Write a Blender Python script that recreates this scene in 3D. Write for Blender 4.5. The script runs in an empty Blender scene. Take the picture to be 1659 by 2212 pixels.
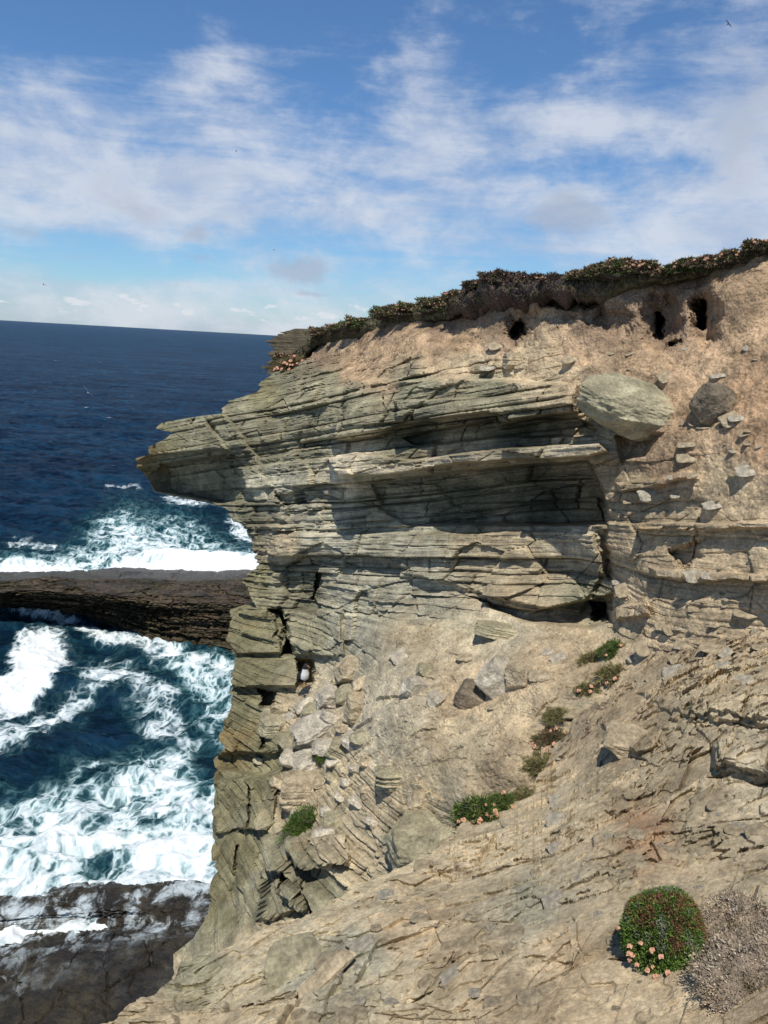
import bpy, bmesh, math, random
import numpy as np
from mathutils import Vector, Matrix
rng = np.random.default_rng(7); random.seed(7)
scene = bpy.context.scene
COL = scene.collection

# ------------------------------------------------------------------ camera frame
W, H, F = 1659.0, 2212.0, 1597.0
CX, CY = W/2, H/2
pit, rol = math.radians(13.0), math.radians(3.2)
f0 = np.array([0, math.cos(pit), -math.sin(pit)])
u0 = np.array([0, math.sin(pit), math.cos(pit)])
r0 = np.array([1.0, 0, 0])
R_ = r0*math.cos(rol) + u0*math.sin(rol)
U_ = -r0*math.sin(rol) + u0*math.cos(rol)
CAM = np.array([0, 0, 20.0])
def ray(px, py):
    px = np.asarray(px, float); py = np.asarray(py, float)
    return f0 + R_*((px-CX)/F)[..., None] + U_*((CY-py)/F)[..., None]
def pt(px, py, D):
    return CAM + ray(px, py)*np.asarray(D, float)[..., None]
def onz(px, py, z):
    r = ray(px, py); return CAM + r*((np.asarray(z, float)-CAM[2])/r[..., 2])[..., None]
def proj(P):
    q = P-CAM; d = q@f0
    return CX+F*(q@R_)/d, CY-F*(q@U_)/d, d
def backdir(P, drop=.09):
    q = P-CAM; n = np.hypot(q[..., 0], q[..., 1])[..., None]; d = q/n
    d = d.copy(); d[..., 2] -= drop; return d

cam = bpy.data.cameras.new('camera'); co = bpy.data.objects.new('camera', cam); COL.objects.link(co)
cam.sensor_fit = 'VERTICAL'; cam.sensor_height = 36; cam.lens = F/H*36
cam.clip_start = 0.05; cam.clip_end = 60000
co.matrix_world = Matrix(((R_[0], U_[0], -f0[0], CAM[0]), (R_[1], U_[1], -f0[1], CAM[1]), (R_[2], U_[2], -f0[2], CAM[2]), (0, 0, 0, 1)))
scene.camera = co

# ------------------------------------------------------------------ numpy noise
PERM = np.random.default_rng(1).permutation(256).astype(np.int32)
RV = np.random.default_rng(2).random(4096).astype(np.float32)*2-1
def vnoise(x, y, z):
    x = np.asarray(x, np.float32); y = np.asarray(y, np.float32)+0*x; z = np.asarray(z, np.float32)+0*x
    ix = np.floor(x).astype(np.int32); iy = np.floor(y).astype(np.int32); iz = np.floor(z).astype(np.int32)
    fx, fy, fz = x-ix, y-iy, z-iz
    fx = fx*fx*(3-2*fx); fy = fy*fy*(3-2*fy); fz = fz*fz*(3-2*fz)
    def h(a, b, c): return RV[PERM[(PERM[(PERM[a & 255]+b) & 255]+c) & 255]*7]
    r = 0
    for dz in (0, 1):
        wz = fz if dz else 1-fz
        for dy in (0, 1):
            wy = fy if dy else 1-fy
            a = h(ix, iy+dy, iz+dz); b = h(ix+1, iy+dy, iz+dz)
            r = r + wz*wy*(a+(b-a)*fx)
    return r
def fbm(x, y, z, o=4, g=0.5):
    s, a, n = 0, 1, 0
    for i in range(o):
        s = s + a*vnoise(x*2.03**i+i*17.1, y*2.03**i+i*9.7, z*2.03**i+i*5.3); n += a; a *= g
    return s/n
def hs(*k):
    v = np.zeros_like(np.asarray(k[0]), dtype=np.int64)
    for i, q in enumerate(k): v = v*1619 + np.asarray(q, np.int64)*[31337, 6971, 1013, 8191][i] + 101
    v = (v ^ (v >> 13))*60493; v = v ^ (v >> 7)
    return (RV[v & 4095]+1)*0.5
def voro(x, y, seed=0):
    ix = np.floor(x).astype(np.int64); iy = np.floor(y).astype(np.int64)
    f1 = np.full(x.shape, 9.0); f2 = f1.copy(); cid = np.zeros(x.shape); gx = np.zeros(x.shape); gy = np.zeros(x.shape)
    for dx in (-1, 0, 1):
        for dy in (-1, 0, 1):
            a, b = ix+dx, iy+dy
            cx = a+hs(a, b, a*0+seed); cy = b+hs(a, b, a*0+seed+5)
            d = np.hypot(x-cx, y-cy); m = d < f1
            f2 = np.where(m, f1, np.minimum(f2, d)); cid = np.where(m, hs(a, b, a*0+seed+9), cid)
            gx = np.where(m, x-cx, gx); gy = np.where(m, y-cy, gy); f1 = np.where(m, d, f1)
    return f1, f2, cid, gx, gy
def sm(a, b, x):
    t = np.clip((x-a)/(b-a), 0, 1); return t*t*(3-2*t)
def polysd(px, py, poly, pad=60):
    """signed distance, positive inside"""
    poly = np.array(poly, float); out = np.full(px.shape, -1e3)
    sel = (px > poly[:, 0].min()-pad) & (px < poly[:, 0].max()+pad) & (py > poly[:, 1].min()-pad) & (py < poly[:, 1].max()+pad)
    x, y = px[sel], py[sel]
    if x.size == 0: return out
    d = np.full(x.shape, 1e9); ins = np.zeros(x.shape, bool)
    for i in range(len(poly)):
        a, b = poly[i], poly[(i+1) % len(poly)]; e = b-a
        t = np.clip(((x-a[0])*e[0]+(y-a[1])*e[1])/(e@e+1e-9), 0, 1)
        d = np.minimum(d, np.hypot(x-a[0]-t*e[0], y-a[1]-t*e[1]))
        c = (a[1] > y) != (b[1] > y)
        ins ^= c & (x < (b[0]-a[0])*(y-a[1])/((b[1]-a[1]) if b[1] != a[1] else 1e-9)+a[0])
    out[sel] = np.where(ins, d, -d); return out
def ell(cx, cy, rx, ry, n=14): return [(cx+rx*math.cos(i*2*math.pi/n), cy+ry*math.sin(i*2*math.pi/n)) for i in range(n)]
def rbf(pts, vals, x, y):
    p = np.array(pts, float)/1000; n = len(p)
    def k(r): return np.where(r > 1e-9, r*r*np.log(r+1e-12), 0)
    r = np.hypot(p[:, None, 0]-p[None, :, 0], p[:, None, 1]-p[None, :, 1])
    A = np.zeros((n+3, n+3)); A[:n, :n] = k(r)+np.eye(n)*2e-4; A[:n, n] = 1; A[:n, n+1:] = p; A[n:, :n] = A[:n, n:].T
    w = np.linalg.solve(A, np.concatenate([vals, np.zeros(3)]))
    X, Y = x/1000, y/1000; o = w[n]+w[n+1]*X+w[n+2]*Y
    for i in range(n): o = o + w[i]*k(np.hypot(X-p[i, 0], Y-p[i, 1]))
    return o
def idw(pts, vals, x, y, pw=5):
    p = np.array(pts, float); v = np.array(vals, float); ws = 0; o = np.zeros(x.shape+(v.shape[1],))
    for i in range(len(p)):
        w = 1/(np.hypot(x-p[i, 0], y-p[i, 1])+8)**pw; ws = ws+w; o += w[..., None]*v[i]
    return o/ws[..., None]

# ------------------------------------------------------------------ object helpers
def tag(o, label=None, cat=None, group=None, kind=None):
    if label: o['label'] = label
    if cat: o['category'] = cat
    if group: o['group'] = group
    if kind: o['kind'] = kind
    return o
def empty(name, loc, rz=0):
    o = bpy.data.objects.new(name, None); o.location = loc; o.rotation_euler = (0, 0, rz); o.empty_display_size = .1; COL.objects.link(o); return o
def link(name, me, mat, parent=None):
    o = bpy.data.objects.new(name, me); COL.objects.link(o)
    if mat: me.materials.append(mat)
    if parent: o.parent = parent
    return o
def np_mesh(name, V, Fq, mat, attrs=None, parent=None, smooth=False):
    V = np.asarray(V, np.float32).reshape(-1, 3); Fq = np.asarray(Fq, np.int32); k = Fq.shape[1]
    me = bpy.data.meshes.new(name); me.vertices.add(len(V)); me.vertices.foreach_set('co', V.ravel())
    me.loops.add(Fq.size); me.loops.foreach_set('vertex_index', Fq.ravel())
    me.polygons.add(len(Fq)); me.polygons.foreach_set('loop_start', np.arange(0, Fq.size, k, dtype=np.int32))
    me.update(calc_edges=True)
    me.polygons.foreach_set('use_smooth', np.full(len(Fq), smooth))
    for n, a in (attrs or {}).items():
        a = np.asarray(a, np.float32)
        if a.ndim == 2:
            at = me.attributes.new(n, 'FLOAT_COLOR', 'POINT'); at.data.foreach_set('color', np.concatenate([a, np.ones((len(a), 1), np.float32)], 1).ravel())
        else:
            at = me.attributes.new(n, 'FLOAT', 'POINT'); at.data.foreach_set('value', a.ravel())
    return link(name, me, mat, parent)
def grid_faces(nr, nc):
    i = np.arange(nr-1)[:, None]*nc+np.arange(nc-1)[None, :]
    return np.stack([i, i+nc, i+nc+1, i+1], -1).reshape(-1, 4)

# ------------------------------------------------------------------ materials
class NT:
    def __init__(s, nt): s.nt = nt; nt.nodes.clear()
    def n(s, t, ins=None, **kw):
        nd = s.nt.nodes.new(t)
        for k, v in kw.items(): setattr(nd, k, v)
        for k, v in (ins or {}).items():
            if isinstance(v, bpy.types.NodeSocket): s.nt.links.new(v, nd.inputs[k])
            else: nd.inputs[k].default_value = v
        return nd
    def m(s, op, a, b=0.0, c=0.0, clamp=False):
        nd = s.n('ShaderNodeMath', {0: a, 1: b, 2: c}, operation=op); nd.use_clamp = clamp; return nd.outputs[0]
    def noise(s, vec, scale, detail=6, rough=.55, dist=0.0, mp=None):
        if mp: vec = s.n('ShaderNodeMapping', {'Vector': vec, 'Scale': mp}).outputs[0]
        return s.n('ShaderNodeTexNoise', {'Vector': vec, 'Scale': scale, 'Detail': detail, 'Roughness': rough, 'Distortion': dist}).outputs[0]
    def mr(s, v, a, b, c=0.0, d=1.0, smooth=True):
        nd = s.n('ShaderNodeMapRange', {'Value': v, 'From Min': a, 'From Max': b, 'To Min': c, 'To Max': d}); 
        if smooth: nd.interpolation_type = 'SMOOTHSTEP'
        return nd.outputs[0]
    def mix(s, f, a, b, blend='MIX'):
        nd = s.n('ShaderNodeMix', data_type='RGBA', blend_type=blend); nd.clamp_factor = True
        for i, v in ((0, f), (6, a), (7, b)):
            if isinstance(v, bpy.types.NodeSocket): s.nt.links.new(v, nd.inputs[i])
            elif i and not hasattr(v, '__len__'): nd.inputs[i].default_value = (v, v, v, 1)
            elif i: nd.inputs[i].default_value = (*v[:3], 1)
            else: nd.inputs[i].default_value = v
        return nd.outputs[2]
    def vscale(s, c, f):
        nd = s.n('ShaderNodeVectorMath', {0: c}, operation='SCALE')
        if isinstance(f, bpy.types.NodeSocket): s.nt.links.new(f, nd.inputs['Scale'])
        else: nd.inputs['Scale'].default_value = f
        return nd.outputs[0]
    def out(s, color, rough=.9, height=None, dist=.02, strength=1.0, spec=.25, sss=None):
        p = s.n('ShaderNodeBsdfPrincipled', {'Base Color': color, 'Roughness': rough, 'Specular IOR Level': spec})
        if height is not None:
            b = s.n('ShaderNodeBump', {'Height': height, 'Distance': dist, 'Strength': strength}); s.nt.links.new(b.outputs[0], p.inputs['Normal'])
        o = s.n('ShaderNodeOutputMaterial', {'Surface': p.outputs[0]}); return p
def newmat(name):
    m = bpy.data.materials.new(name); m.use_nodes = True; return m, NT(m.node_tree)

def rock_material(name, use_attr=True, base=(.3, .28, .18), lamv=.3):
    m, N = newmat(name)
    P = N.n('ShaderNodeTexCoord').outputs['Object']
    if use_attr:
        at = lambda q: N.n('ShaderNodeAttribute', attribute_name=q).outputs
        c = at('Col')['Color']; soil = at('soil')['Fac']; lw = at('lamw')['Fac']
        sp = N.n('ShaderNodeSeparateXYZ', {0: P}); Pb = N.n('ShaderNodeCombineXYZ', {0: sp.outputs[0], 1: sp.outputs[1], 2: at('bed')['Fac']}).outputs[0]
    else:
        c = N.n('ShaderNodeRGB'); c.outputs[0].default_value = (*base, 1); c = c.outputs[0]; soil = 0.0; lw = lamv; Pb = P
    big = N.noise(P, .9, 6, .6); mid = N.noise(P, 6, 8, .65)
    lam = N.noise(Pb, 1.0, 7, .7, mp=(1.3, 1.3, 24)); fine = N.noise(P, 45, 6, .75); lam2 = N.noise(Pb, 1.0, 5, .7, mp=(4, 4, 100))
    c = N.vscale(c, N.mr(big, .3, .7, .76, 1.25)); c = N.vscale(c, N.mr(mid, .28, .72, .66, 1.32))
    nos = N.m('SUBTRACT', 1.0, soil); lw1 = N.m('SUBTRACT', 1.0, lw)
    l = N.mr(lam, .3, .7, .62, 1.3); l = N.m('ADD', N.m('MULTIPLY', l, lw), lw1); c = N.vscale(c, l)
    c = N.vscale(c, N.mr(fine, .3, .7, .68, 1.28))
    tint = N.noise(P, 2.3, 5, .65); c = N.mix(N.m('MULTIPLY', N.mr(tint, .52, .72, 0, .34), N.m('ADD', N.m('MULTIPLY', nos, .7), .3)), c, N.mix(.5, c, (.40, .25, .12)))
    tin2 = N.noise(P, 1.7, 5, .65, .5); c = N.mix(N.m('MULTIPLY', N.mr(tin2, .52, .68, 0, .45), nos), c, N.mix(.5, c, (.33, .33, .27)))
    lich = N.noise(P, 14, 6, .7, 1.0); c = N.mix(N.m('MULTIPLY', N.mr(lich, .60, .68, 0, .5), nos), c, (.17, .155, .095))
    wht = N.noise(P, 9, 8, .75, .6); c = N.mix(N.m('MULTIPLY', N.mr(wht, .64, .72, 0, .55), nos), c, (.58, .55, .48))
    h = N.m('ADD', N.m('MULTIPLY', lam, N.m('MULTIPLY', lw, 1.1)), N.m('ADD', N.m('MULTIPLY', mid, .55), N.m('MULTIPLY', fine, .38)))
    h = N.m('ADD', h, N.m('MULTIPLY', lam2, N.m('MULTIPLY', lw, .35)))
    N.out(c, .92, h, .028, .9, .15)
    return m
M_ROCK = rock_material('layered_flagstone')
M_GREY = rock_material('grey_green_boulder', False, (.33, .295, .195), .05)
M_PALE = rock_material('pale_block_stone', False, (.46, .41, .32), .2)
M_BUFF = rock_material('buff_stone', False, (.42, .345, .23), .3)
M_DARK = rock_material('dark_lichen_boulder', False, (.19, .155, .11), .05)
def wet_rock(name, a, b, foam=True):
    m, N = newmat(name); P = N.n('ShaderNodeTexCoord').outputs['Object']
    n1 = N.noise(P, .5, 8, .65); n2 = N.noise(P, 3.5, 8, .7); n4 = N.noise(P, 1, 6, .7, mp=(.3, .3, 6))
    c = N.mix(N.mr(n1, .35, .65), a, b); c = N.vscale(c, N.mr(n2, .3, .7, .45, 1.6)); c = N.vscale(c, N.mr(n4, .3, .7, .5, 1.4))
    if foam:
        z = N.n('ShaderNodeSeparateXYZ', {0: P}).outputs[2]
        fo = N.m('MULTIPLY', N.mr(N.noise(P, 1.3, 10, .7, .4, mp=(1, .7, 1)), .46, .62), N.mr(z, .95, .25)); c = N.mix(fo, c, (.55, .62, .64))
    N.out(c, N.mr(n2, .3, .7, .3, .6), N.m('ADD', N.m('ADD', n2, n4), N.m('MULTIPLY', N.noise(P, 14, 6, .7), .3)), .10, .8, .3); return m
M_REEF = wet_rock('wet_reef_rock', (.070, .050, .031), (.050, .042, .021), False)
M_SHELF = wet_rock('wet_black_shelf_rock', (.017, .013, .009), (.045, .036, .020))
def plant_mat(name, rough=.7):
    m, N = newmat(name)
    c = N.n('ShaderNodeAttribute', attribute_name='Col').outputs['Color']; P = N.n('ShaderNodeTexCoord').outputs['Object']
    c = N.vscale(c, N.mr(N.noise(P, 30, 3, .6), .3, .7, .7, 1.3)); N.out(c, rough, None, spec=.2); return m
M_LEAF = plant_mat('cushion_foliage')
def flat_mat(name, col, rough=.6, var=.25):
    m, N = newmat(name); P = N.n('ShaderNodeTexCoord').outputs['Object']
    c = N.n('ShaderNodeRGB'); c.outputs[0].default_value = (*col, 1)
    N.out(N.vscale(c.outputs[0], N.mr(N.noise(P, 60, 3, .6), .3, .7, 1-var, 1+var)), rough, None); return m
M_FLOWER = flat_mat('dried_pink_petals', (.55, .30, .19)); M_RUST = flat_mat('rusty_dried_petals', (.33, .19, .12), .8, .4)

# ------------------------------------------------------------------ strata
def make_layers(seed, lo, hi, tmin, tmax):
    r = np.random.default_rng(seed); z = [lo]
    while z[-1] < hi: z.append(z[-1]+tmin*(tmax/tmin)**(r.random()**1.2))
    return np.array(z)
L1 = make_layers(3, -9, 30, .07, .40); L2 = make_layers(4, -9, 30, .016, .06); L3 = make_layers(8, -9, 30, .03, .11)
def strata(P, amp1=.20, amp2=.055, dipx=-.2, dipy=.125, LA=None, wf=1.0, zm=False):
    LA = L1 if LA is None else LA
    x, y, z = P[..., 0], P[..., 1], P[..., 2]
    u = x*.83-y*.55
    mz = .2+.8*sm(14.8, 16.8, z) if zm else 1.0
    b = z + mz*(dipx*x + dipy*y) + .03*fbm(x*.5, y*.5, z*.3, 2)
    k = np.searchsorted(LA, b); fr = (b-LA[k-1])/(LA[k]-LA[k-1]); th = LA[k]-LA[k-1]
    w = (.35+1.3*hs(k, k*0+3))*wf
    uw = u+.03*vnoise(u*3, z*4, k*1.7)
    c = np.floor(uw/w+hs(k, k*0+8)*7).astype(np.int64); cf = uw/w+hs(k, k*0+8)*7-c
    d = amp1*(.55*hs(k, k*0+1)+.6*hs(k, c)+.15*vnoise(u*1.3, k*3.7, 0)-.5)
    ed = np.minimum(fr, 1-fr)*th; d -= amp1*.25*np.exp(-(ed/.012)**2)
    ce = np.minimum(cf, 1-cf)*w; d -= amp1*.4*np.exp(-(ce/.012)**2)*(hs(k, c, c*0+2) > .35)
    b2 = b+.010*fbm(u*1.5, z*1.5, y, 2)
    k2 = np.searchsorted(L2, b2); fr2 = (b2-L2[k2-1])/(L2[k2]-L2[k2-1])
    d2 = amp2*(hs(k2, k2*0+4)-.5+.7*vnoise(u*2.1, k2*2.3, 0)+.5*vnoise(u*9, k2*5.1, 0))
    d2 -= amp2*.25*(np.abs(fr2-.5)*2)**6
    fine_zone = .4+.6*(hs(k, k*0+21) > .35)*sm(-.35, .05, fbm(x*.7, y*.7, z*1.3, 2))
    return d + d2*fine_zone, b
def slabs(x, y, z):
    """flat broken sheets: angular pieces at stepped levels, straight fractures, dusty smooth patches"""
    xw = x+.035*fbm(x*3, y*3, z, 3); yw = y+.035*fbm(x*3+9, y*3, z, 3)
    f1, f2, c, gx, gy = voro(xw/.62, yw/.38, 17)
    ck = (c*997).astype(int)
    g1, g2, c2, hx, hy = voro((xw+.3*c)/.25, (yw+.2*c)/.14, 23)
    k1, k2, c3, kx, ky = voro((xw+.3*c2)/.10, yw/.055, 29)
    h = .06*(c-.5)+gy*.035+gx*.03*(hs(ck, ck*0+4)-.5)
    rough = .25+.75*sm(.2, .4, hs(ck, ck*0+6))
    lv = np.floor(c2*4)/4-.4
    h = h+rough*(.050*lv+.022*hy+.014*hx*(c2-.5)*2)+rough*.018*np.floor(c3*3)/3*(c2 > .3)
    q = (.06*fbm(x*2.2, y*3.4, z, 5, .6)+.01*(c2-.5))/.020; h = h+.015*(np.floor(q)+sm(.9, 1, q-np.floor(q)))
    h = h-.018*(1-sm(0, .02, f2-f1))*(c > .45)-.010*(1-sm(0, .05, g2-g1))*rough*(c2 > .35)
    return h+.006*fbm(x*16, y*16, z*16, 4, .65), rough

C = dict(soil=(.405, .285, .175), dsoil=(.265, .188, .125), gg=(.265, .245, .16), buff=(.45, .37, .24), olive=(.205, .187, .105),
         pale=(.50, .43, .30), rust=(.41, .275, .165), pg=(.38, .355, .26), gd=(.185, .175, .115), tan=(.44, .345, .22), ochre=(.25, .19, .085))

# ================================================================== MAIN CLIFF
sil = [(1850, 405), (1659, 520), (1600, 560), (1500, 592), (1400, 605), (1290, 620), (1200, 632), (1075, 645), (985, 668), (960, 690), (900, 698), (840, 705), (780, 732), (690, 748),
       (665, 775), (600, 802), (560, 830), (555, 845), (500, 865), (480, 882), (483, 893), (440, 897), (350, 914), (342, 926), (372, 934), (350, 950), (318, 966), (318, 982), (292, 990), (298, 1012),
       (322, 1040), (333, 1062), (400, 1078), (490, 1097), (503, 1117), (527, 1132), (540, 1165), (545, 1205), (552, 1222), (527, 1252), (560, 1298), (565, 1310), (492, 1318), (497, 1350), (482, 1386),
       (508, 1420), (499, 1480), (497, 1530), (482, 1570), (477, 1596), (490, 1612), (463, 1640), (466, 1665), (457, 1700), (468, 1760), (465, 1830), (472, 1880), (458, 1940), (444, 1990), (420, 2025), (382, 2055), (386, 2095),
       (340, 2170), (300, 2260), (280, 2420), (280, 2640)]
sil = np.array(sil, float); seg = np.r_[0, np.cumsum(np.hypot(*np.diff(sil, axis=0).T))]
NR, NC = 1520, 690
a = np.linspace(0, seg[-1], NR); sx = np.interp(a, seg, sil[:, 0]); sy = np.interp(a, seg, sil[:, 1])
sy = np.maximum.accumulate(sy+np.arange(NR)*1e-4)
s = np.linspace(0, 1, NC)[None, :]
ex = 1900.0
px = sx[:, None]+(ex-sx[:, None])*s; py = np.repeat(sy[:, None], NC, 1)-30*s*np.exp(-((sy[:, None]-420)/80)**2)
T = [  # x, y, depth, strata, colour, soil
 (1850,405,6.0,.1,'dsoil',1),(1659,540,6.4,.15,'soil',1),(1500,610,6.9,.15,'dsoil',1),(1400,620,7.2,.15,'dsoil',1),(1290,640,7.5,.15,'dsoil',1),(1075,665,8.6,.2,'dsoil',1),(960,700,9.7,.2,'dsoil',1),(840,712,11,.3,'dsoil',1),(700,750,12.8,.4,'dsoil',1),
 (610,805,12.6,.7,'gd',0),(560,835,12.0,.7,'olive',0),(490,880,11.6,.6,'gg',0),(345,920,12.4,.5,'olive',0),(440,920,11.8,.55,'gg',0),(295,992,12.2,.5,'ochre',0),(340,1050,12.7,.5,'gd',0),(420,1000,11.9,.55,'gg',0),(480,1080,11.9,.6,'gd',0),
 (1900,600,5.7,.15,'soil',1),(1659,700,5.95,.15,'soil',1),(1560,620,6.4,.15,'soil',1),(1430,700,6.9,.15,'dsoil',1),(1280,720,7.4,.15,'dsoil',1),(1100,720,8.1,.2,'dsoil',1),(1000,740,8.7,.2,'soil',1),(900,740,9.4,.25,'soil',1),(800,765,10.6,.3,'soil',1),(770,790,10.8,.5,'soil',.7),
 (1659,850,5.6,.2,'rust',1),(1500,850,6.1,.2,'soil',1),(1400,790,6.6,.2,'soil',1),(1250,790,7.3,.25,'soil',1),(1130,785,7.8,.3,'tan',.9),(1000,790,8.4,.4,'tan',.7),(1240,815,7.25,.3,'tan',.7),
 (700,820,10.9,.9,'gg',0),(640,880,10.9,.9,'gg',0),(760,870,9.6,1,'gg',0),(900,850,8.7,1.1,'gg',0),(1050,850,8.0,1.1,'gg',0),(1200,865,7.3,1,'buff',0),(900,930,8.6,1,'gd',0),(1150,920,7.5,1,'gd',0),  # gd in the slot: shade under the upper ledges put into the colour
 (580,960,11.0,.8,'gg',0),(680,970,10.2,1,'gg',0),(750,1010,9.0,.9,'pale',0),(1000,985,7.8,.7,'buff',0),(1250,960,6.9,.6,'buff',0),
 (600,1050,10.6,.9,'pg',0),(530,1110,11.0,.8,'gd',0),(545,1180,10.7,.9,'gd',0),(650,1110,9.8,.9,'pg',0),(800,1080,9.0,.9,'gg',0),(1000,1080,8.1,.8,'gd',0),(1200,1080,7.2,.8,'gd',0),(1345,1060,6.35,.5,'tan',.5),  # gd inside the cavity: rock colour darkened to deepen its shadow
 (600,1190,10.0,1,'buff',0),(720,1170,9.3,.9,'pg',0),(900,1180,8.4,.9,'pg',0),(1100,1180,7.6,.9,'buff',0),(1250,1190,7.0,.9,'pale',0),(1350,1200,6.25,.5,'tan',.4),
 (1450,1000,5.95,.3,'soil',.9),(1659,980,5.3,.2,'rust',1),(1900,900,4.8,.3,'rust',1),(1560,1070,5.5,.2,'tan',.85),(1659,1120,5.1,.35,'tan',.8),(1659,1180,5.0,.5,'tan',.4),(1500,1150,5.6,.55,'tan',.4),(1900,1200,4.2,.5,'tan',.4),
 (560,1270,10.2,.9,'olive',0),(550,1370,9.9,.55,'olive',0),(680,1370,9.3,.6,'gg',0),(640,1260,9.8,1,'gg',0),(800,1280,8.6,.9,'pg',0),(900,1300,8.1,.8,'pg',0),(1100,1270,7.4,.9,'buff',0),(1270,1300,6.8,.8,'gg',0),
 (760,1400,8.4,.5,'pg',0),(900,1380,7.6,.25,'buff',.3),(1100,1380,6.85,.1,'pale',.5),(1260,1390,6.2,.1,'tan',.6),(1400,1300,5.75,.45,'tan',.4),(1550,1280,5.2,.4,'tan',.4),
 (860,1470,7.1,.1,'pale',.4),(1000,1500,6.5,.05,'tan',.5),(1150,1450,6.1,.05,'tan',.5),(1130,1560,5.75,.05,'tan',.5),(850,1600,6.6,.1,'pale',.3),(1000,1600,6.0,.05,'buff',.3),(900,1680,6.2,.1,'buff',.2),(1100,1650,5.5,.1,'tan',.4),(830,1520,7.0,.1,'pale',.3),
 (560,1455,9.3,.6,'olive',0),(520,1540,9.0,.7,'olive',0),(640,1540,8.6,.4,'buff',0),(740,1500,8.2,.25,'pale',0),(720,1600,7.7,.3,'pale',0),(600,1620,8.4,.7,'olive',0),(500,1600,8.9,.7,'ochre',0),
 (520,1720,8.3,.7,'olive',0),(640,1720,7.6,.5,'buff',0),(760,1700,7.0,.3,'buff',0),(850,1740,6.4,.3,'buff',0),(500,1850,7.8,.7,'olive',0),(620,1840,7.1,.9,'gg',0),(760,1830,6.6,.6,'buff',0),(900,1840,6.1,.5,'pg',0),
 (470,1960,7.5,.6,'olive',0),(560,1950,7.1,.8,'gg',0),(680,1930,6.6,.8,'gg',0),(430,2040,7.2,.5,'gg',0),(560,2050,6.6,.6,'buff',0),(400,2100,7.1,.6,'buff',0),
 (1400,1420,5.5,.3,'tan',.4),(1659,1360,4.9,.3,'tan',.4),(1900,1400,4.6,.5,'tan',.3),(1250,1600,5.5,.4,'buff',0),(1659,1700,4.9,.4,'buff',0),(1200,1900,5.6,.4,'buff',0),(1900,2000,5.0,.3,'buff',0),
 (900,2100,6.0,.4,'buff',0),(1659,2500,5.2,.3,'buff',0),(900,2600,6.0,.3,'buff',0),(300,2600,6.8,.3,'buff',0),(1850,2640,5,.3,'buff',0)]
tp = [(t[0], t[1]) for t in T]
wx = px+18*fbm(px/90, py/60, 0, 3); wy = py+14*fbm(px/80, py/50, 7, 3)
fx_ = px+16*fbm(px/22, py/22, 3, 4, .6); fy_ = py+14*fbm(px/22, py/22, 8, 4, .6)
D = rbf(tp, np.array([t[2] for t in T]), px, py)
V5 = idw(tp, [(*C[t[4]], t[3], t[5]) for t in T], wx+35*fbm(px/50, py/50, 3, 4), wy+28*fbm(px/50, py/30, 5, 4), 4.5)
colr, S, soil = V5[..., :3].copy(), V5[..., 3].copy(), V5[..., 4].copy()
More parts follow.
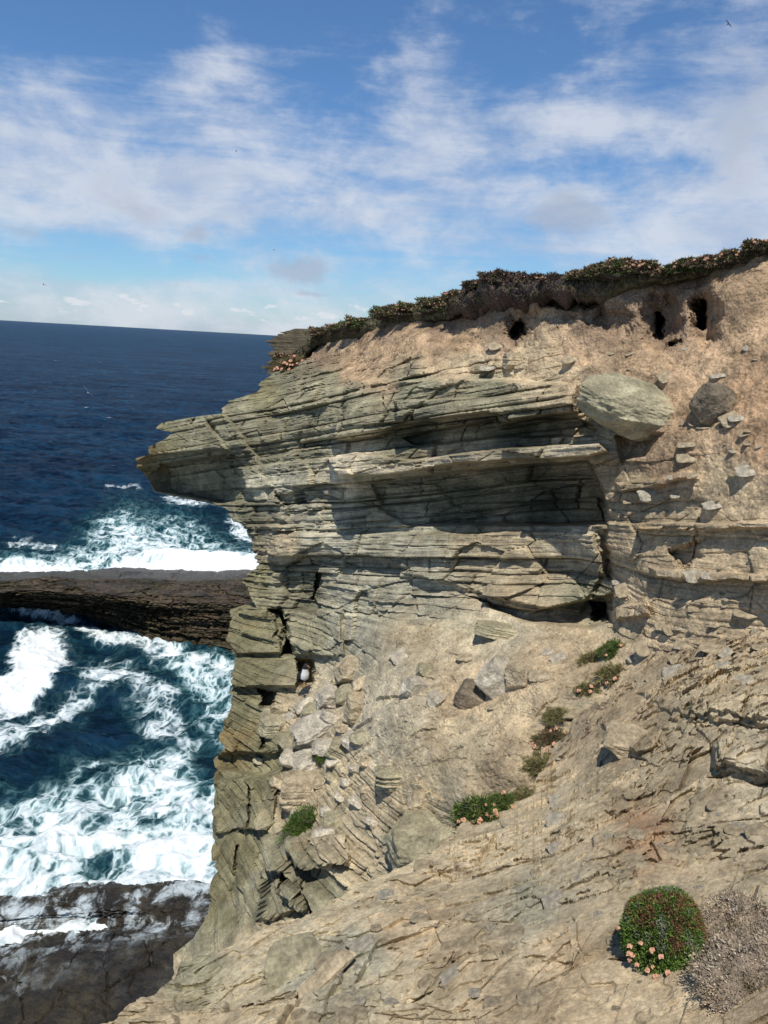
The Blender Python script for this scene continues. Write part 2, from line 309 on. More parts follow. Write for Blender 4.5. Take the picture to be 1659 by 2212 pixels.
FE = [  # polygon, depth delta, edge width, warp, (x0, x1, factor at x0) ramp
 ([(860,945),(920,930),(1060,905),(1075,925),(1170,910),(1245,900),(1300,925),(1290,945),(1100,945),(900,968)], .26, 6, .5),
 ([(760,822),(1000,815),(1255,830),(1245,893),(1170,903),(1075,920),(1060,893),(870,920),(800,948),(720,955),(735,870)], -.34, 8, .4),
 ([(850,865),(1240,850),(1245,893),(1170,903),(1075,920),(1060,893),(870,920)], -.16, 4, .3),
 ([(715,985),(760,975),(900,992),(1100,965),(1300,955),(1320,975),(1275,988),(1180,992),(1000,1002),(830,1030),(745,1028),(720,1003)], -.46, 5, .4),
 ([(800,1045),(1000,1012),(1180,999),(1275,992),(1305,1060),(1318,1132),(1200,1137),(1000,1133),(900,1138),(820,1100)], 1.15, 8, .3, (850, 1230, .12)),
 ([(1000,1085),(1290,1075),(1316,1132),(1000,1134)], -.12, 6, .4),
 ([(1000,1290),(1150,1318),(1270,1290),(1330,1280),(1330,1345),(1270,1358),(1130,1345)], .35, 8, .6),
 ([(1272,1300),(1312,1302),(1314,1340),(1276,1342)], .7, 9, 2),
 ([(1290,1140),(1318,1140),(1326,1260),(1304,1245)], .16, 12, 2),
 ([(575,1150),(1290,1145),(1305,1240),(1250,1330),(1000,1283),(800,1205),(575,1205)], -.14, 8, .5),
 ([(588,1312),(614,1312),(628,1415),(602,1418),(612,1370)], .6, 5, .3), ([(630,1423),(674,1425),(680,1475),(655,1482),(640,1460)], .6, 6, .3),
 ([(560,1488),(602,1492),(590,1527),(565,1530)], .4, 5, .5), ([(455,1625),(620,1622),(615,1665),(560,1676),(462,1660)], .24, 8, .4),
 ([(600,1878),(616,1878),(612,1930),(601,1930)], .3, 6, 2), ([(650,1932),(668,1932),(662,1988),(650,1988)], .35, 6, 2), ([(978,1738),(1008,1745),(1003,1778),(985,1772)], .5, 6, .5),
 ([(350,1000),(500,982),(530,1020),(560,1085),(480,1090),(340,1060),(320,1030)], .45, 8, .3), ([(325,935),(440,905),(500,975),(350,985),(300,992)], -.2, 8, .3), ([(592,1060),(650,1060),(655,1098),(602,1094)], .3, 9, 2),
 ([(440,900),(480,885),(560,1000),(600,1050),(540,1060)], -.12, 8, .6),
 ([(678,1235),(694,1235),(680,1300),(668,1300)], .3, 4, .4), ([(484,1318),(586,1316),(606,1415),(505,1418),(478,1385)], -.18, 6, .3), ([(617,1316),(745,1313),(742,1420),(630,1418)], -.16, 6, .4),
 ([(495,1425),(640,1424),(645,1484),(495,1486)], -.2, 6, .4), ([(570,1800),(750,1800),(760,1868),(572,1878)], -.18, 8, .5), ([(570,1900),(655,1895),(648,1985),(560,1990)], -.2, 7, .4),
 ([(455,1680),(600,1672),(585,1790),(470,1800)], -.16, 6, .3), ([(535,1690),(542,1690),(538,1790),(531,1790)], .15, 3, .3), ([(515,1820),(522,1820),(518,1900),(510,1900)], .15, 3, .3), ([(570,1560),(576,1560),(572,1618),(566,1618)], .2, 3, .3),
 (ell(1120,718,20,30), .8, 16, 2), (ell(1425,700,15,32), .9, 12, 2), (ell(1515,682,13,38), .9, 12, 2), (ell(1456,743,13,8), .4, 6, 2), (ell(1124,715,45,50), .22, 30, 2), (ell(1200,690,60,30), .2, 25, 2), (ell(980,735,50,25), .14, 25, 2),
 ([(1160,655),(1290,645),(1300,668),(1240,685),(1170,680)], .35, 12, 1), (ell(1430,700,55,70), .25, 40, 2), (ell(1522,690,40,65), .25, 30, 2), (ell(1330,700,50,40), .22, 30, 2), (ell(1280,680,35,45), .2, 20, 2),
 ([(1440,1185),(1528,1165),(1515,1205),(1475,1240),(1455,1215)], .14, 14, 2), ([(1380,1130),(1659,1132),(1800,1140),(1800,1160),(1659,1150),(1380,1145)], -.16, 5, .6),
 ([(1310,1315),(1400,1300),(1405,1330),(1320,1345)], -.15, 6, .6), ([(1400,1225),(1560,1240),(1800,1250),(1800,1268),(1560,1262),(1410,1250)], -.12, 6, 1), ([(1330,1040),(1500,1020),(1510,1038),(1340,1062)], -.12, 6, 1),
 ([(1330,925),(1440,940),(1400,990),(1345,1000)], .25, 14, .8),
]
for e_ in FE:
    poly, dd, wd, wp = e_[:4]
    if wp == 2: sd = polysd(fx_, fy_, poly, 90)
    else: sd = polysd(px+(wx-px)*wp*.6, py+(wy-py)*wp*.5, poly, 90)
    if len(e_) > 4: x0, x1, f_ = e_[4]; dd = dd*(f_+(1-f_)*sm(x0, x1, px))
    D = D+dd*sm(-wd*.15, wd, sd)
pale_lip = polysd(wx, wy, [(715,990),(830,1012),(1000,980),(1300,955),(1300,970),(1000,1003),(830,1032),(740,1028)], 20); colr = colr+(np.array(C['pale'])-colr)*sm(-6, 8, pale_lip)[..., None]*.8
colm = (1-sm(560, 640, px))*sm(1290, 1340, py)
P = pt(px, py, D)
tw = np.array([9, 6, 4, 2.6, 1.7, 1.1, .7, .42, .24, .12, .05])
topm = (1-sm(730, 830, sy))[:, None]
wd = topm*backdir(P[:, 0])+(1-topm)*np.array([.62, .78, 0])
Wp = P[:, :1, :]+tw[None, :, None]*wd[:, None, :]
P = np.concatenate([Wp, P], 1)
ext = lambda A: np.concatenate([np.repeat(A[:, :1], len(tw), 1), A], 1)
colr, S, soil, colm = ext(colr), ext(S), ext(soil), ext(colm)
tb = np.array([.3, .8, 1.6, 3, 5, 8, 12, 16])
Bp = P[-1:, :, :]+tb[:, None, None]*np.array([0, 0, -1.0]); Bp[..., 1] += tb[:, None]*.05
P = np.concatenate([P, Bp], 0); extr = lambda A: np.concatenate([A, np.repeat(A[-1:], len(tb), 0)], 0)
colr, S, soil, colm = extr(colr), extr(S), extr(soil), extr(colm)
x, y, z = P[..., 0], P[..., 1], P[..., 2]
st, bed = strata(P, zm=True)
out = np.array([-.55, -.83, .05]) 
f1, f2, cc, gx, gy = voro((x*.83-y*.55)/.6, (bed+.02*vnoise(x*2, y*2, z*2))/.34, 4)
blk = (.20*(cc-.5)+.05*gx*(cc-.5)*2-.06*(1-sm(0, .04, f2-f1)))*(1-.75*colm)
rub = fbm(x*3, y*3, z*5, 5, .6)
Se = S*(1-.6*soil)*sm(.08, .4, S)
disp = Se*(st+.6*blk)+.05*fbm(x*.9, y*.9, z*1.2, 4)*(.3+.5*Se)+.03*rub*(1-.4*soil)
P = P+out*disp[..., None]
er = np.abs(fbm(x*2.6, y*2.6, z*2.0, 6, .6))
lum = .12*er+.12*fbm(x*1.1, y*1.1, z*1.6, 4)+.03*np.maximum(0, fbm(x*9, y*9, z*9, 4, .6)-.08)+.012*fbm(x*22, y*22, z*22, 3, .6)
gent = np.clip(1-S*1.7, 0, 1)*np.clip(1.15-soil, 0, 1)
sl, _r = slabs(x, y+z*.8, z)
P = P+np.array([-.35, -.6, .7])*(soil*lum+gent*1.1*sl)[..., None]
colr *= (1+.9*np.clip(disp, -.15, .12))[..., None]  # recessed rock darker, proud beds lighter: slight dirt plus painted crevice shade
lamw = np.clip(S*1.6-.3, 0, 1)*(1-soil*.9)
colr = colr*(1+(.22*hs((bed*23).astype(int), (bed*0).astype(int))-.11)*lamw)[..., None]
colr = colr*(1+soil*.45*fbm(x*2, y*2, z*3, 4, .6))[..., None]
nr, nc = P.shape[:2]
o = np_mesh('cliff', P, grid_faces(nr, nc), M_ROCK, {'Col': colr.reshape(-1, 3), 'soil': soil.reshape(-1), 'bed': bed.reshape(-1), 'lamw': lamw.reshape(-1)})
tag(o, 'tall layered flagstone cliff with tan soil cap, jutting out over the sea', 'cliff', kind='structure')
CP = P.reshape(-1, 3); cpx, cpy, cpd = proj(CP)

# ================================================================== FAR HEADLAND
def small_strata(name, sil, exx, dpts, col, label, nrr=200, ncc=120):
    sil = np.array(sil, float); seg = np.r_[0, np.cumsum(np.hypot(*np.diff(sil, axis=0).T))]; a = np.linspace(0, seg[-1], nrr)
    sx = np.interp(a, seg, sil[:, 0]); sy = np.maximum.accumulate(np.interp(a, seg, sil[:, 1])+np.arange(nrr)*1e-3)
    s = np.linspace(0, 1, ncc)[None]; px = sx[:, None]+(exx-sx[:, None])*s; py = sy[:, None]+0*s
    D = rbf([(d[0], d[1]) for d in dpts], np.array([d[2] for d in dpts]), px, py); P = pt(px, py, D)
    P = np.concatenate([P[:, :1]+np.array([8, 4, 2, 1, .5, .2])[None, :, None]*np.array([.5, .85, -.02]), P], 1)
    st, bed = strata(P, .5, .16); P = P+out*(st+.15*fbm(P[..., 0], P[..., 1], P[..., 2]*2, 4))[..., None]
    cl = np.ones(P.shape)*np.array(col)*(1+.3*hs((bed*14).astype(int), (bed*0).astype(int))[..., None]-.15); z0 = np.zeros(P.shape[:2]).reshape(-1)
    o = np_mesh(name, P, grid_faces(*P.shape[:2]), M_ROCK, {'Col': cl.reshape(-1, 3), 'soil': z0, 'bed': bed.reshape(-1), 'lamw': z0+1})
    return tag(o, label, 'cliff', kind='structure')
small_strata('headland', [(760,706),(650,712),(610,722),(582,740),(592,758),(576,778),(568,792),(590,815),(600,900),(600,1000)], 820,
             [(580,740,17),(700,715,19),(580,790,16),(700,780,17),(820,800,17),(600,1000,16),(820,1000,16)], (.10, .085, .055), 'dark layered outcrop at the far end of the cliff')

# ================================================================== FOREGROUND LEDGE
edge = np.array([(40,2330),(150,2262),(215,2215),(300,2165),(380,2112),(392,2078),(480,2052),(560,2012),(640,1990),(700,1962),(760,1922),(870,1872),(930,1842),(985,1802),(1012,1762),(1080,1722),(1150,1690),(1190,1642),(1232,1562),(1280,1522),(1340,1482),(1380,1440),(1450,1405),(1560,1380),(1700,1350),(1900,1310)], float)
NCF, NRF = 940, 820
fxs = np.linspace(40, 1900, NCF); eyy = np.interp(fxs, edge[:, 0], edge[:, 1]); eyy = eyy+(12+14*sm(900, 1300, fxs))*fbm(fxs/30, fxs*0, fxs*0, 5, .6)
tt = np.linspace(0, 1, NRF)[:, None]; fpx = fxs[None, :]+0*tt; fpy = eyy[None, :]+(2620-eyy[None, :])*tt
FT = [(40,2330,2.35,'buff'),(300,2165,2.75,'buff'),(392,2085,3.15,'gg'),(560,2015,3.15,'buff'),(700,1965,3.25,'buff'),(870,1875,3.6,'buff'),(985,1805,4.1,'buff'),(1080,1725,4.75,'buff'),(1190,1645,5.1,'tan'),(1280,1525,5.35,'tan'),(1380,1445,5.4,'tan'),(1560,1385,4.95,'tan'),(1700,1355,4.75,'tan'),(1900,1310,4.3,'buff'),
      (640,2100,2.75,'pg'),(900,2000,2.85,'tan'),(1100,1880,3.2,'buff'),(1250,1760,3.6,'buff'),(1400,1700,3.55,'buff'),(1360,1590,4.3,'tan'),(1500,1530,4.0,'buff'),(1659,1500,3.7,'buff'),(1659,1700,3.05,'pale'),(1500,1800,2.9,'buff'),(1350,1900,2.7,'buff'),
      (1659,1950,2.3,'buff'),(1500,2050,2.25,'tan'),(1200,2050,2.45,'tan'),(900,2150,2.4,'buff'),(600,2212,2.4,'buff'),(300,2300,2.4,'tan'),(1659,2212,1.85,'tan'),(1200,2212,2.1,'tan'),(900,2300,2.1,'tan'),(600,2500,1.9,'tan'),(1300,2500,1.7,'tan'),(1900,2400,1.5,'tan'),(1900,1800,2.5,'buff'),(1400,1810,2.95,'rust'),(1000,2080,2.5,'tan'),(780,2060,2.7,'pg'),(1150,1960,2.75,'pg')]
fD = rbf([(t[0], t[1]) for t in FT], np.array([t[2] for t in FT]), fpx, fpy)
fc = idw([(t[0], t[1]) for t in FT], [C[t[3]] for t in FT], fpx+60*fbm(fpx/60, fpy/40, 1, 4), fpy+60*fbm(fpx/60, fpy/40, 8, 4), 3.5)
fwx = fpx+14*fbm(fpx/60, fpy/40, 2, 4); fwy = fpy+10*fbm(fpx/50, fpy/35, 6, 4)
for poly, dd, wdt in [
    ([(1470,1552),(1659,1564),(1800,1570),(1800,1592),(1659,1586),(1520,1584)], .07, 10), ([(1370,1500),(1500,1470),(1659,1480),(1800,1490),(1800,1565),(1659,1558),(1480,1546)], -.08, 10),
    ([(1530,1600),(1800,1605),(1800,1675),(1659,1680),(1540,1655)], -.08, 12), ([(1500,1672),(1560,1668),(1659,1688),(1800,1690),(1800,1712),(1640,1704),(1520,1692)], .05, 9),
    ([(1290,1560),(1330,1550),(1420,1580),(1425,1600),(1380,1625),(1310,1600)], -.10, 12), ([(1290,1610),(1400,1628),(1400,1640),(1300,1625)], .05, 8),
    ([(560,2165),(640,2150),(700,2100),(708,2108),(650,2165),(575,2180)], .05, 6), ([(1165,1810),(1215,1795),(1210,1822),(1175,1830)], .06, 6),
    ([(820,1905),(960,1850),(1000,1860),(900,1910)], -.06, 8), ([(1010,1765),(1075,1735),(1090,1790),(1030,1815)], .06, 8)]:
    fD = fD+dd*sm(0, wdt, polysd(fwx, fwy, poly, 50))
FP = pt(fpx, fpy, fD)
x, y, z = FP[..., 0], FP[..., 1], FP[..., 2]
nrm = np.array([-.22, -.42, .88])
hh, rgh = slabs(x+.25*z, y-.35*z, z*.3); hh = hh*.8
W3 = FP.copy(); W3[..., 2] += 2.2*hh
st, fbed = strata(W3, .15, .035, -.36, .06, L3, .3)
edgef = sm(0, .06, tt)
rz_ = sm(1300, 1480, fpx)*(1-sm(1720, 1850, fpy))
FP = FP+nrm*((hh*(.35+.65*edgef)))[..., None]+np.array([-.2, -.62, .55])*(st*(.28*rgh+.35*rz_))[..., None]
td = np.array([7, 4.5, 3, 2, 1.2, .7, .4, .2, .1, .04])
lip = FP[:1]+td[:, None, None]*np.array([0.05, .12, -1.0])
ls, _ = strata(lip); lip = lip+np.array([-.4, .6, 0])*(ls*sm(0, .5, td)[:, None])[..., None]
FP = np.concatenate([lip, FP], 0); fc = np.concatenate([np.repeat(fc[:1], len(td), 0), fc], 0); fbed = np.concatenate([np.repeat(fbed[:1], len(td), 0)-td[:, None], fbed], 0)
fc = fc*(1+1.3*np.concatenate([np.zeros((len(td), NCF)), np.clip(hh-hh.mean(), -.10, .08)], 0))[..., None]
n_ = FP.shape[0]*FP.shape[1]; flw = np.concatenate([np.zeros((len(td), NCF)), .10*rgh+.25*rz_], 0)
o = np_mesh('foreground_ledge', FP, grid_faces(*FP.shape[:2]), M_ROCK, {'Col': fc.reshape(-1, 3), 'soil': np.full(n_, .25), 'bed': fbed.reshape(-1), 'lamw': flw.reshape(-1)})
tag(o, 'near sloping ledge of flaky buff flagstone at the viewer\'s feet', 'rock ledge', kind='structure')
GP = FP.reshape(-1, 3); gpx, gpy, gpd = proj(GP)
def surf(x, y):
    cand = []
    for A, ax, ay, ad in ((CP, cpx, cpy, cpd), (GP, gpx, gpy, gpd)):
        d2 = (ax-x)**2+(ay-y)**2; d2 = np.where(ad > .5, d2, 1e9); i = np.where(d2 < 16)[0]
        if len(i): j = int(i[np.argmin(ad[i])]); cand.append((0.0, ad[j], A[j]))
        else: j = int(np.argmin(d2)); cand.append((float(d2[j]), ad[j], A[j]))
    cand.sort(key=lambda c: (c[0], c[1])); return cand[0][2], cand[0][1]

# ================================================================== REEF AND LOW SHELF
def loft(name, curves, rows, ncols, mat, amp, label, dr=np.array([0, -.6, .8]), sa=1.0):
    cs = []
    for c in curves:
        c = np.array(c, float); Pn = onz(c[:, 0], c[:, 1], c[:, 2]); t = np.linspace(0, 1, len(c)); tt = np.linspace(0, 1, ncols)
        cs.append(np.stack([np.interp(tt, t, Pn[:, k]) for k in range(3)], -1))
    G = []
    for i in range(len(cs)-1):
        for k in range(rows[i]): G.append(cs[i]+(cs[i+1]-cs[i])*k/rows[i])
    G.append(cs[-1]); G = np.array(G)
    x, y, z = G[..., 0], G[..., 1], G[..., 2]
    f1, f2, c, gx, gy = voro(x/4.0+.3*vnoise(x*.5, y*.5, 1), y/2.2, 11); g1, g2, c2, _, _ = voro(x/1.3+.2*vnoise(x, y, 1), (y*.5+z)/.8, 12)
    d = amp*(.8*(c-.5)+.4*(c2-.5)-.5*(1-sm(0, .04, f2-f1))-.2*(1-sm(0, .06, g2-g1))+.6*fbm(x*.4, y*.4, z, 5, .55))
    st, _ = strata(G, .6, .3, 0, 0, None, 3); G = G+dr*d[..., None]+np.array([0, -1, 0])*(sa*(st*1.0+.8*fbm(x*.15, z*0, z*0, 3)))[..., None]
    o = np_mesh(name, G, grid_faces(*G.shape[:2]), mat); return tag(o, label, 'rock', kind='structure')
loft('reef', [[(-400,1215,-1),(0,1225,-1),(300,1225,-1),(560,1225,-1),(800,1225,-1)],
              [(-400,1245,2.6),(0,1252,2.8),(270,1253,2.9),(540,1250,3.1),(800,1245,3.1)],
              [(-400,1268,2.4),(0,1274,2.5),(270,1290,2.6),(540,1305,2.5),(800,1305,2.5)],
              [(-400,1290,-.8),(0,1318,-.8),(180,1338,-.8),(330,1390,-.8),(480,1420,-.8),(800,1430,-.8)]], [10, 50, 130], 460, M_REEF, .30,
     'long dark flat-topped reef lying offshore in the surf')
loft('rock_shelf', [[(-500,1880,-1.2),(0,1890,-1.2),(240,1870,-1.2),(470,1860,-1.2),(900,1850,-1.2)],
                    [(-500,1935,.05),(0,1945,.15),(240,1915,.35),(470,1905,.3),(900,1880,.4)],
                    [(-500,1990,-.1),(0,1990,.1),(240,1960,.4),(470,1960,.4),(900,1900,.6)],
                    [(-500,2035,-.5),(0,2022,-.5),(200,2005,-.2),(470,2000,.4),(900,1950,.8)],
                    [(-500,2090,.6),(0,2072,.6),(240,2040,.7),(470,2040,.9),(900,2000,1.1)],
                    [(-500,2600,1.4),(0,2600,1.4),(300,2600,1.4),(600,2500,1.4),(1400,2400,1.4)]], [30, 30, 30, 50, 150], 420, M_SHELF, .24,
     'wet black wave-cut shelf at the foot of the cliff', np.array([0, 0, 1.0]), .4)

# ================================================================== SEA
th = np.radians(np.r_[np.linspace(-85, -42, 40)[:-1], np.linspace(-42, 6, 640)[:-1], np.linspace(6, 85, 50)])
rr = np.r_[np.geomspace(6, 500, 900)[:-1], np.geomspace(500, 30000, 160)]
TH, RR = np.meshgrid(th, rr); x = RR*np.sin(TH); y = RR*np.cos(TH)
att = 1/(1+(RR/200)**2)
wv = 1.0*fbm(x*.055+y*.02, y*.11, 1, 2)+.95*fbm(x*.16, y*.3, 4, 3)+.52*(1-2*np.abs(fbm(x*.45, y*.8, 9, 3)))+.12*(1-2*np.abs(fbm(x*1.3, y*2.0, 3, 3)))
z = wv*.80*(.28+.72*att)-.38
z += 0.7*np.exp(-((proj(np.stack([x, y, 0*x], -1))[1]-1215)/14)**2)*(RR < 150)
spx, spy, _d = proj(np.stack([x, y, z*0], -1))
foam = np.zeros(x.shape); teal = np.zeros(x.shape)
swx = spx+60*fbm(spx/110, spy/60, 1, 5, .6); swy = spy+34*fbm(spx/110, spy/60, 5, 5, .6)
near = (RR < 400)
for poly, v, wdt, tl in [
    ([(-300,1222),(0,1222),(200,1212),(560,1204),(700,1210),(700,1300),(-300,1300)], .98, 16, .9),
    ([(-100,1228),(120,1205),(200,1150),(280,1110),(380,1130),(450,1170),(560,1180),(560,1250),(-100,1250)], .62, 60, 1),
    ([(360,1078),(440,1075),(450,1100),(380,1100)], .7, 14, .3), ([(480,1112),(530,1118),(545,1150),(500,1150)], .7, 14, .5), ([(200,1045),(300,1040),(320,1058),(210,1060)], .5, 12, .1), ([(10,1150),(110,1165),(120,1200),(30,1190)], .5, 16, .2),
    ([(-100,1290),(60,1298),(200,1326),(330,1374),(470,1396),(560,1396),(560,1436),(440,1432),(330,1412),(190,1358),(60,1335),(-100,1330)], .66, 16, .6),
    ([(20,1410),(70,1362),(130,1362),(140,1410),(110,1450),(90,1495),(30,1530),(-60,1570),(-60,1480),(10,1450)], .96, 28, .5),
    ([(-60,1570),(50,1530),(140,1495),(200,1470),(150,1440),(190,1415),(280,1420),(380,1455),(380,1490),(280,1470),(230,1495),(120,1555),(0,1615),(-60,1625)], .64, 34, .6),
    ([(290,1445),(340,1465),(400,1535),(440,1610),(420,1635),(345,1570),(290,1510)], .54, 34, .6),
    ([(370,1400),(520,1385),(540,1560),(500,1620),(440,1590),(400,1490)], .50, 45, 1),
    ([(-60,1720),(100,1690),(220,1630),(320,1590),(410,1605),(450,1690),(520,1700),(520,1910),(300,1945),(240,1900),(120,1960),(-60,1985)], .60, 70, 1),
    ([(-60,1810),(120,1770),(300,1750),(480,1790),(520,1900),(300,1930),(200,1870),(60,1930),(-60,1940)], .82, 80, 1),
    ([(-60,1980),(120,1980),(260,1980),(240,2010),(80,2050),(-60,2065)], .95, 20, 1), ([(-60,1900),(600,1850),(600,2100),(-60,2100)], .72, 30, .8)]:
    sd = polysd(swx, swy, poly, 130); m = sm(-wdt*1.1, wdt, sd)
    foam = np.maximum(foam, m*v); teal = np.maximum(teal, sm(-90, 30, sd)*tl)
foam *= near; teal *= near
z += .05*np.clip(foam, 0, 1)*(1-2*np.abs(fbm(x*1.8, y*2.4, 6, 4)))
m, N = newmat('sea_water')
Pg = N.n('ShaderNodeTexCoord').outputs['Object']
fa = N.n('ShaderNodeAttribute', attribute_name='foam').outputs['Fac']; te = N.n('ShaderNodeAttribute', attribute_name='teal').outputs['Fac']
P2 = N.n('ShaderNodeMapping', {'Vector': Pg, 'Scale': (1, .8, 0)}).outputs[0]
warp = N.n('ShaderNodeTexNoise', {'Vector': P2, 'Scale': .3, 'Detail': 5, 'Roughness': .55}).outputs['Color']
P3 = N.n('ShaderNodeVectorMath', {0: P2, 1: N.vscale(warp, 3.2)}, operation='ADD').outputs[0]
v1 = N.n('ShaderNodeTexVoronoi', {'Vector': P3, 'Scale': .8}, feature='DISTANCE_TO_EDGE').outputs['Distance']
v2 = N.n('ShaderNodeTexVoronoi', {'Vector': P3, 'Scale': 2.6}, feature='DISTANCE_TO_EDGE').outputs['Distance']
n1 = N.noise(P3, .6, 12, .68); n2 = N.noise(P3, 6, 8, .75)
w1 = N.mr(v1, 0, .3, 1, 0); w2 = N.mr(v2, 0, .32, 1, 0)
pat = N.m('ADD', N.m('MULTIPLY', w1, .24), N.m('ADD', N.m('MULTIPLY', w2, .20), N.m('ADD', N.m('MULTIPLY', n1, 1.25), N.m('MULTIPLY', n2, .42))))
pf = N.m('ADD', pat, fa)
fm = N.m('MULTIPLY', N.mr(pf, 1.36, 2.0), N.mr(fa, .05, .4))
wc = N.noise(Pg, .09, 8, .75, .5, mp=(1, 3.2, 0)); wcf = N.m('MULTIPLY', N.mr(wc, .65, .70), .65)
wc2 = N.noise(Pg, .25, 7, .75, .4, mp=(1, 2.6, 0)); wcf = N.m('MAXIMUM', wcf, N.m('MULTIPLY', N.mr(wc2, .70, .75), .5))
wc3 = N.noise(Pg, .03, 9, .8, .5, mp=(1, 4, 0)); wcf = N.m('MAXIMUM', wcf, N.m('MULTIPLY', N.mr(wc3, .67, .71), .6))
fm = N.m('MAXIMUM', fm, wcf)
chop = N.noise(Pg, .12, 10, .72, .3, mp=(1, 2.4, 0)); chop2 = N.noise(Pg, 1.1, 7, .7, mp=(1, 1.7, 0)); chop3 = N.noise(Pg, .45, 8, .7, .4, mp=(1, 2.2, 0)); chop4 = N.noise(Pg, .018, 10, .75, .4, mp=(1, 4, 0))
deep = N.mix(N.mr(N.m('ADD', N.m('MULTIPLY', N.m('ADD', chop, chop4), .3), N.m('MULTIPLY', chop3, .4)), .43, .58), (.0018, .011, .034), (.012, .064, .135))
deep = N.mix(N.m('MULTIPLY', te, N.mr(n1, .25, .6, .3, .85)), deep, (.003, .046, .056))
lace = N.m('MULTIPLY', N.mr(pf, 1.1, 1.7), N.m('MULTIPLY', te, .9)); deep = N.mix(lace, deep, (.10, .31, .33))
c = N.mix(fm, deep, (.80, .84, .85))
h = N.m('ADD', N.m('ADD', N.m('MULTIPLY', chop, 4.0), N.m('MULTIPLY', chop3, 1.3)), N.m('MULTIPLY', chop2, .45))
bmp = N.n('ShaderNodeBump', {'Height': h, 'Distance': .7, 'Strength': N.mr(fm, 0, .6, 1.0, .35)})
dif = N.n('ShaderNodeBsdfDiffuse', {'Color': c, 'Normal': bmp.outputs[0]}); glo = N.n('ShaderNodeBsdfGlossy', {'Color': (1, 1, 1, 1), 'Roughness': .2, 'Normal': bmp.outputs[0]})
fr = N.n('ShaderNodeFresnel', {'IOR': 1.33, 'Normal': bmp.outputs[0]}).outputs[0]
fac = N.m('MULTIPLY', N.m('MINIMUM', fr, .16), N.m('SUBTRACT', 1.0, fm))
mx = N.n('ShaderNodeMixShader', {0: fac, 1: dif.outputs[0], 2: glo.outputs[0]}); N.n('ShaderNodeOutputMaterial', {'Surface': mx.outputs[0]})
sea = np_mesh('sea', np.stack([x, y, z], -1), grid_faces(*x.shape)[:, ::-1], m, {'foam': foam.reshape(-1), 'teal': teal.reshape(-1)}, smooth=True)
tag(sea, 'deep blue sea with lacy white surf', 'sea', kind='structure')

# ================================================================== ROCKS
def rock(name, label, cat, x, y, size, rot, seed, mat, lift=.0, planes=12, group=None, sub=5, at=None, layered=.0, hr=(.78, 1.05), fwd=0, box=.84):
    r = np.random.default_rng(seed); bm = bmesh.new(); bmesh.ops.create_icosphere(bm, subdivisions=sub, radius=1)
    V = np.array([v.co[:] for v in bm.verts]); Fc = np.array([[v.index for v in f.verts] for f in bm.faces]); bm.free()
    n = r.normal(size=(planes, 3)); n /= np.linalg.norm(n, axis=1)[:, None]; n = np.r_[n, [[0, 0, 1], [0, 0, -1], [1, .1, .1], [-1, .1, 0], [.1, 1, 0], [0, -1, .15]]]
    hgt = np.r_[r.uniform(*hr, planes), np.full(6, box)]
    rad = np.min(np.where(V@n.T > .05, hgt/np.maximum(V@n.T, .05), 9), 1); V = V*np.minimum(rad, 1.2)[:, None]
    V = V*(1+.09*fbm(V[:, 0]*2+seed, V[:, 1]*2, V[:, 2]*2, 4)+.045*fbm(V[:, 0]*8, V[:, 1]*8, V[:, 2]*8+seed, 4))[:, None]
    if layered: 
        k = np.floor(V[:, 2]*9+.5*vnoise(V[:, 0]*2, V[:, 1]*2, V[:, 2])).astype(int); V[:, :2] *= (1+layered*(hs(k, k*0+seed)-.5))[:, None]
    V = V*np.array(size)/2
    o = np_mesh(name, V, Fc, mat)
    if at is None:
        p, dd = surf(x, y)
        if fwd: p = pt(x, y, dd-fwd)
    else: p = at
    p = np.array(p)+np.array([0, 0, lift]); o.location = p; o.rotation_euler = [math.radians(q) for q in rot]
    return tag(o, label, cat, group)
rock('boulder', 'large pale grey-green boulder bedded in the tan soil above the dark hollow', 'boulder', 1385, 884, (1.08, .80, .46), (6, 14, -4), 33, M_GREY, 0, 22, sub=6, hr=(.84, 1.02), fwd=-.02, box=1.0)
rock('boulder', 'small dark brown rounded boulder bedded in soil right of the pale one', 'boulder', 1542, 872, (.33, .32, .32), (10, 5, 20), 12, M_DARK, 0, 50, sub=5, hr=(.94, 1.05), fwd=.08, box=1.0)
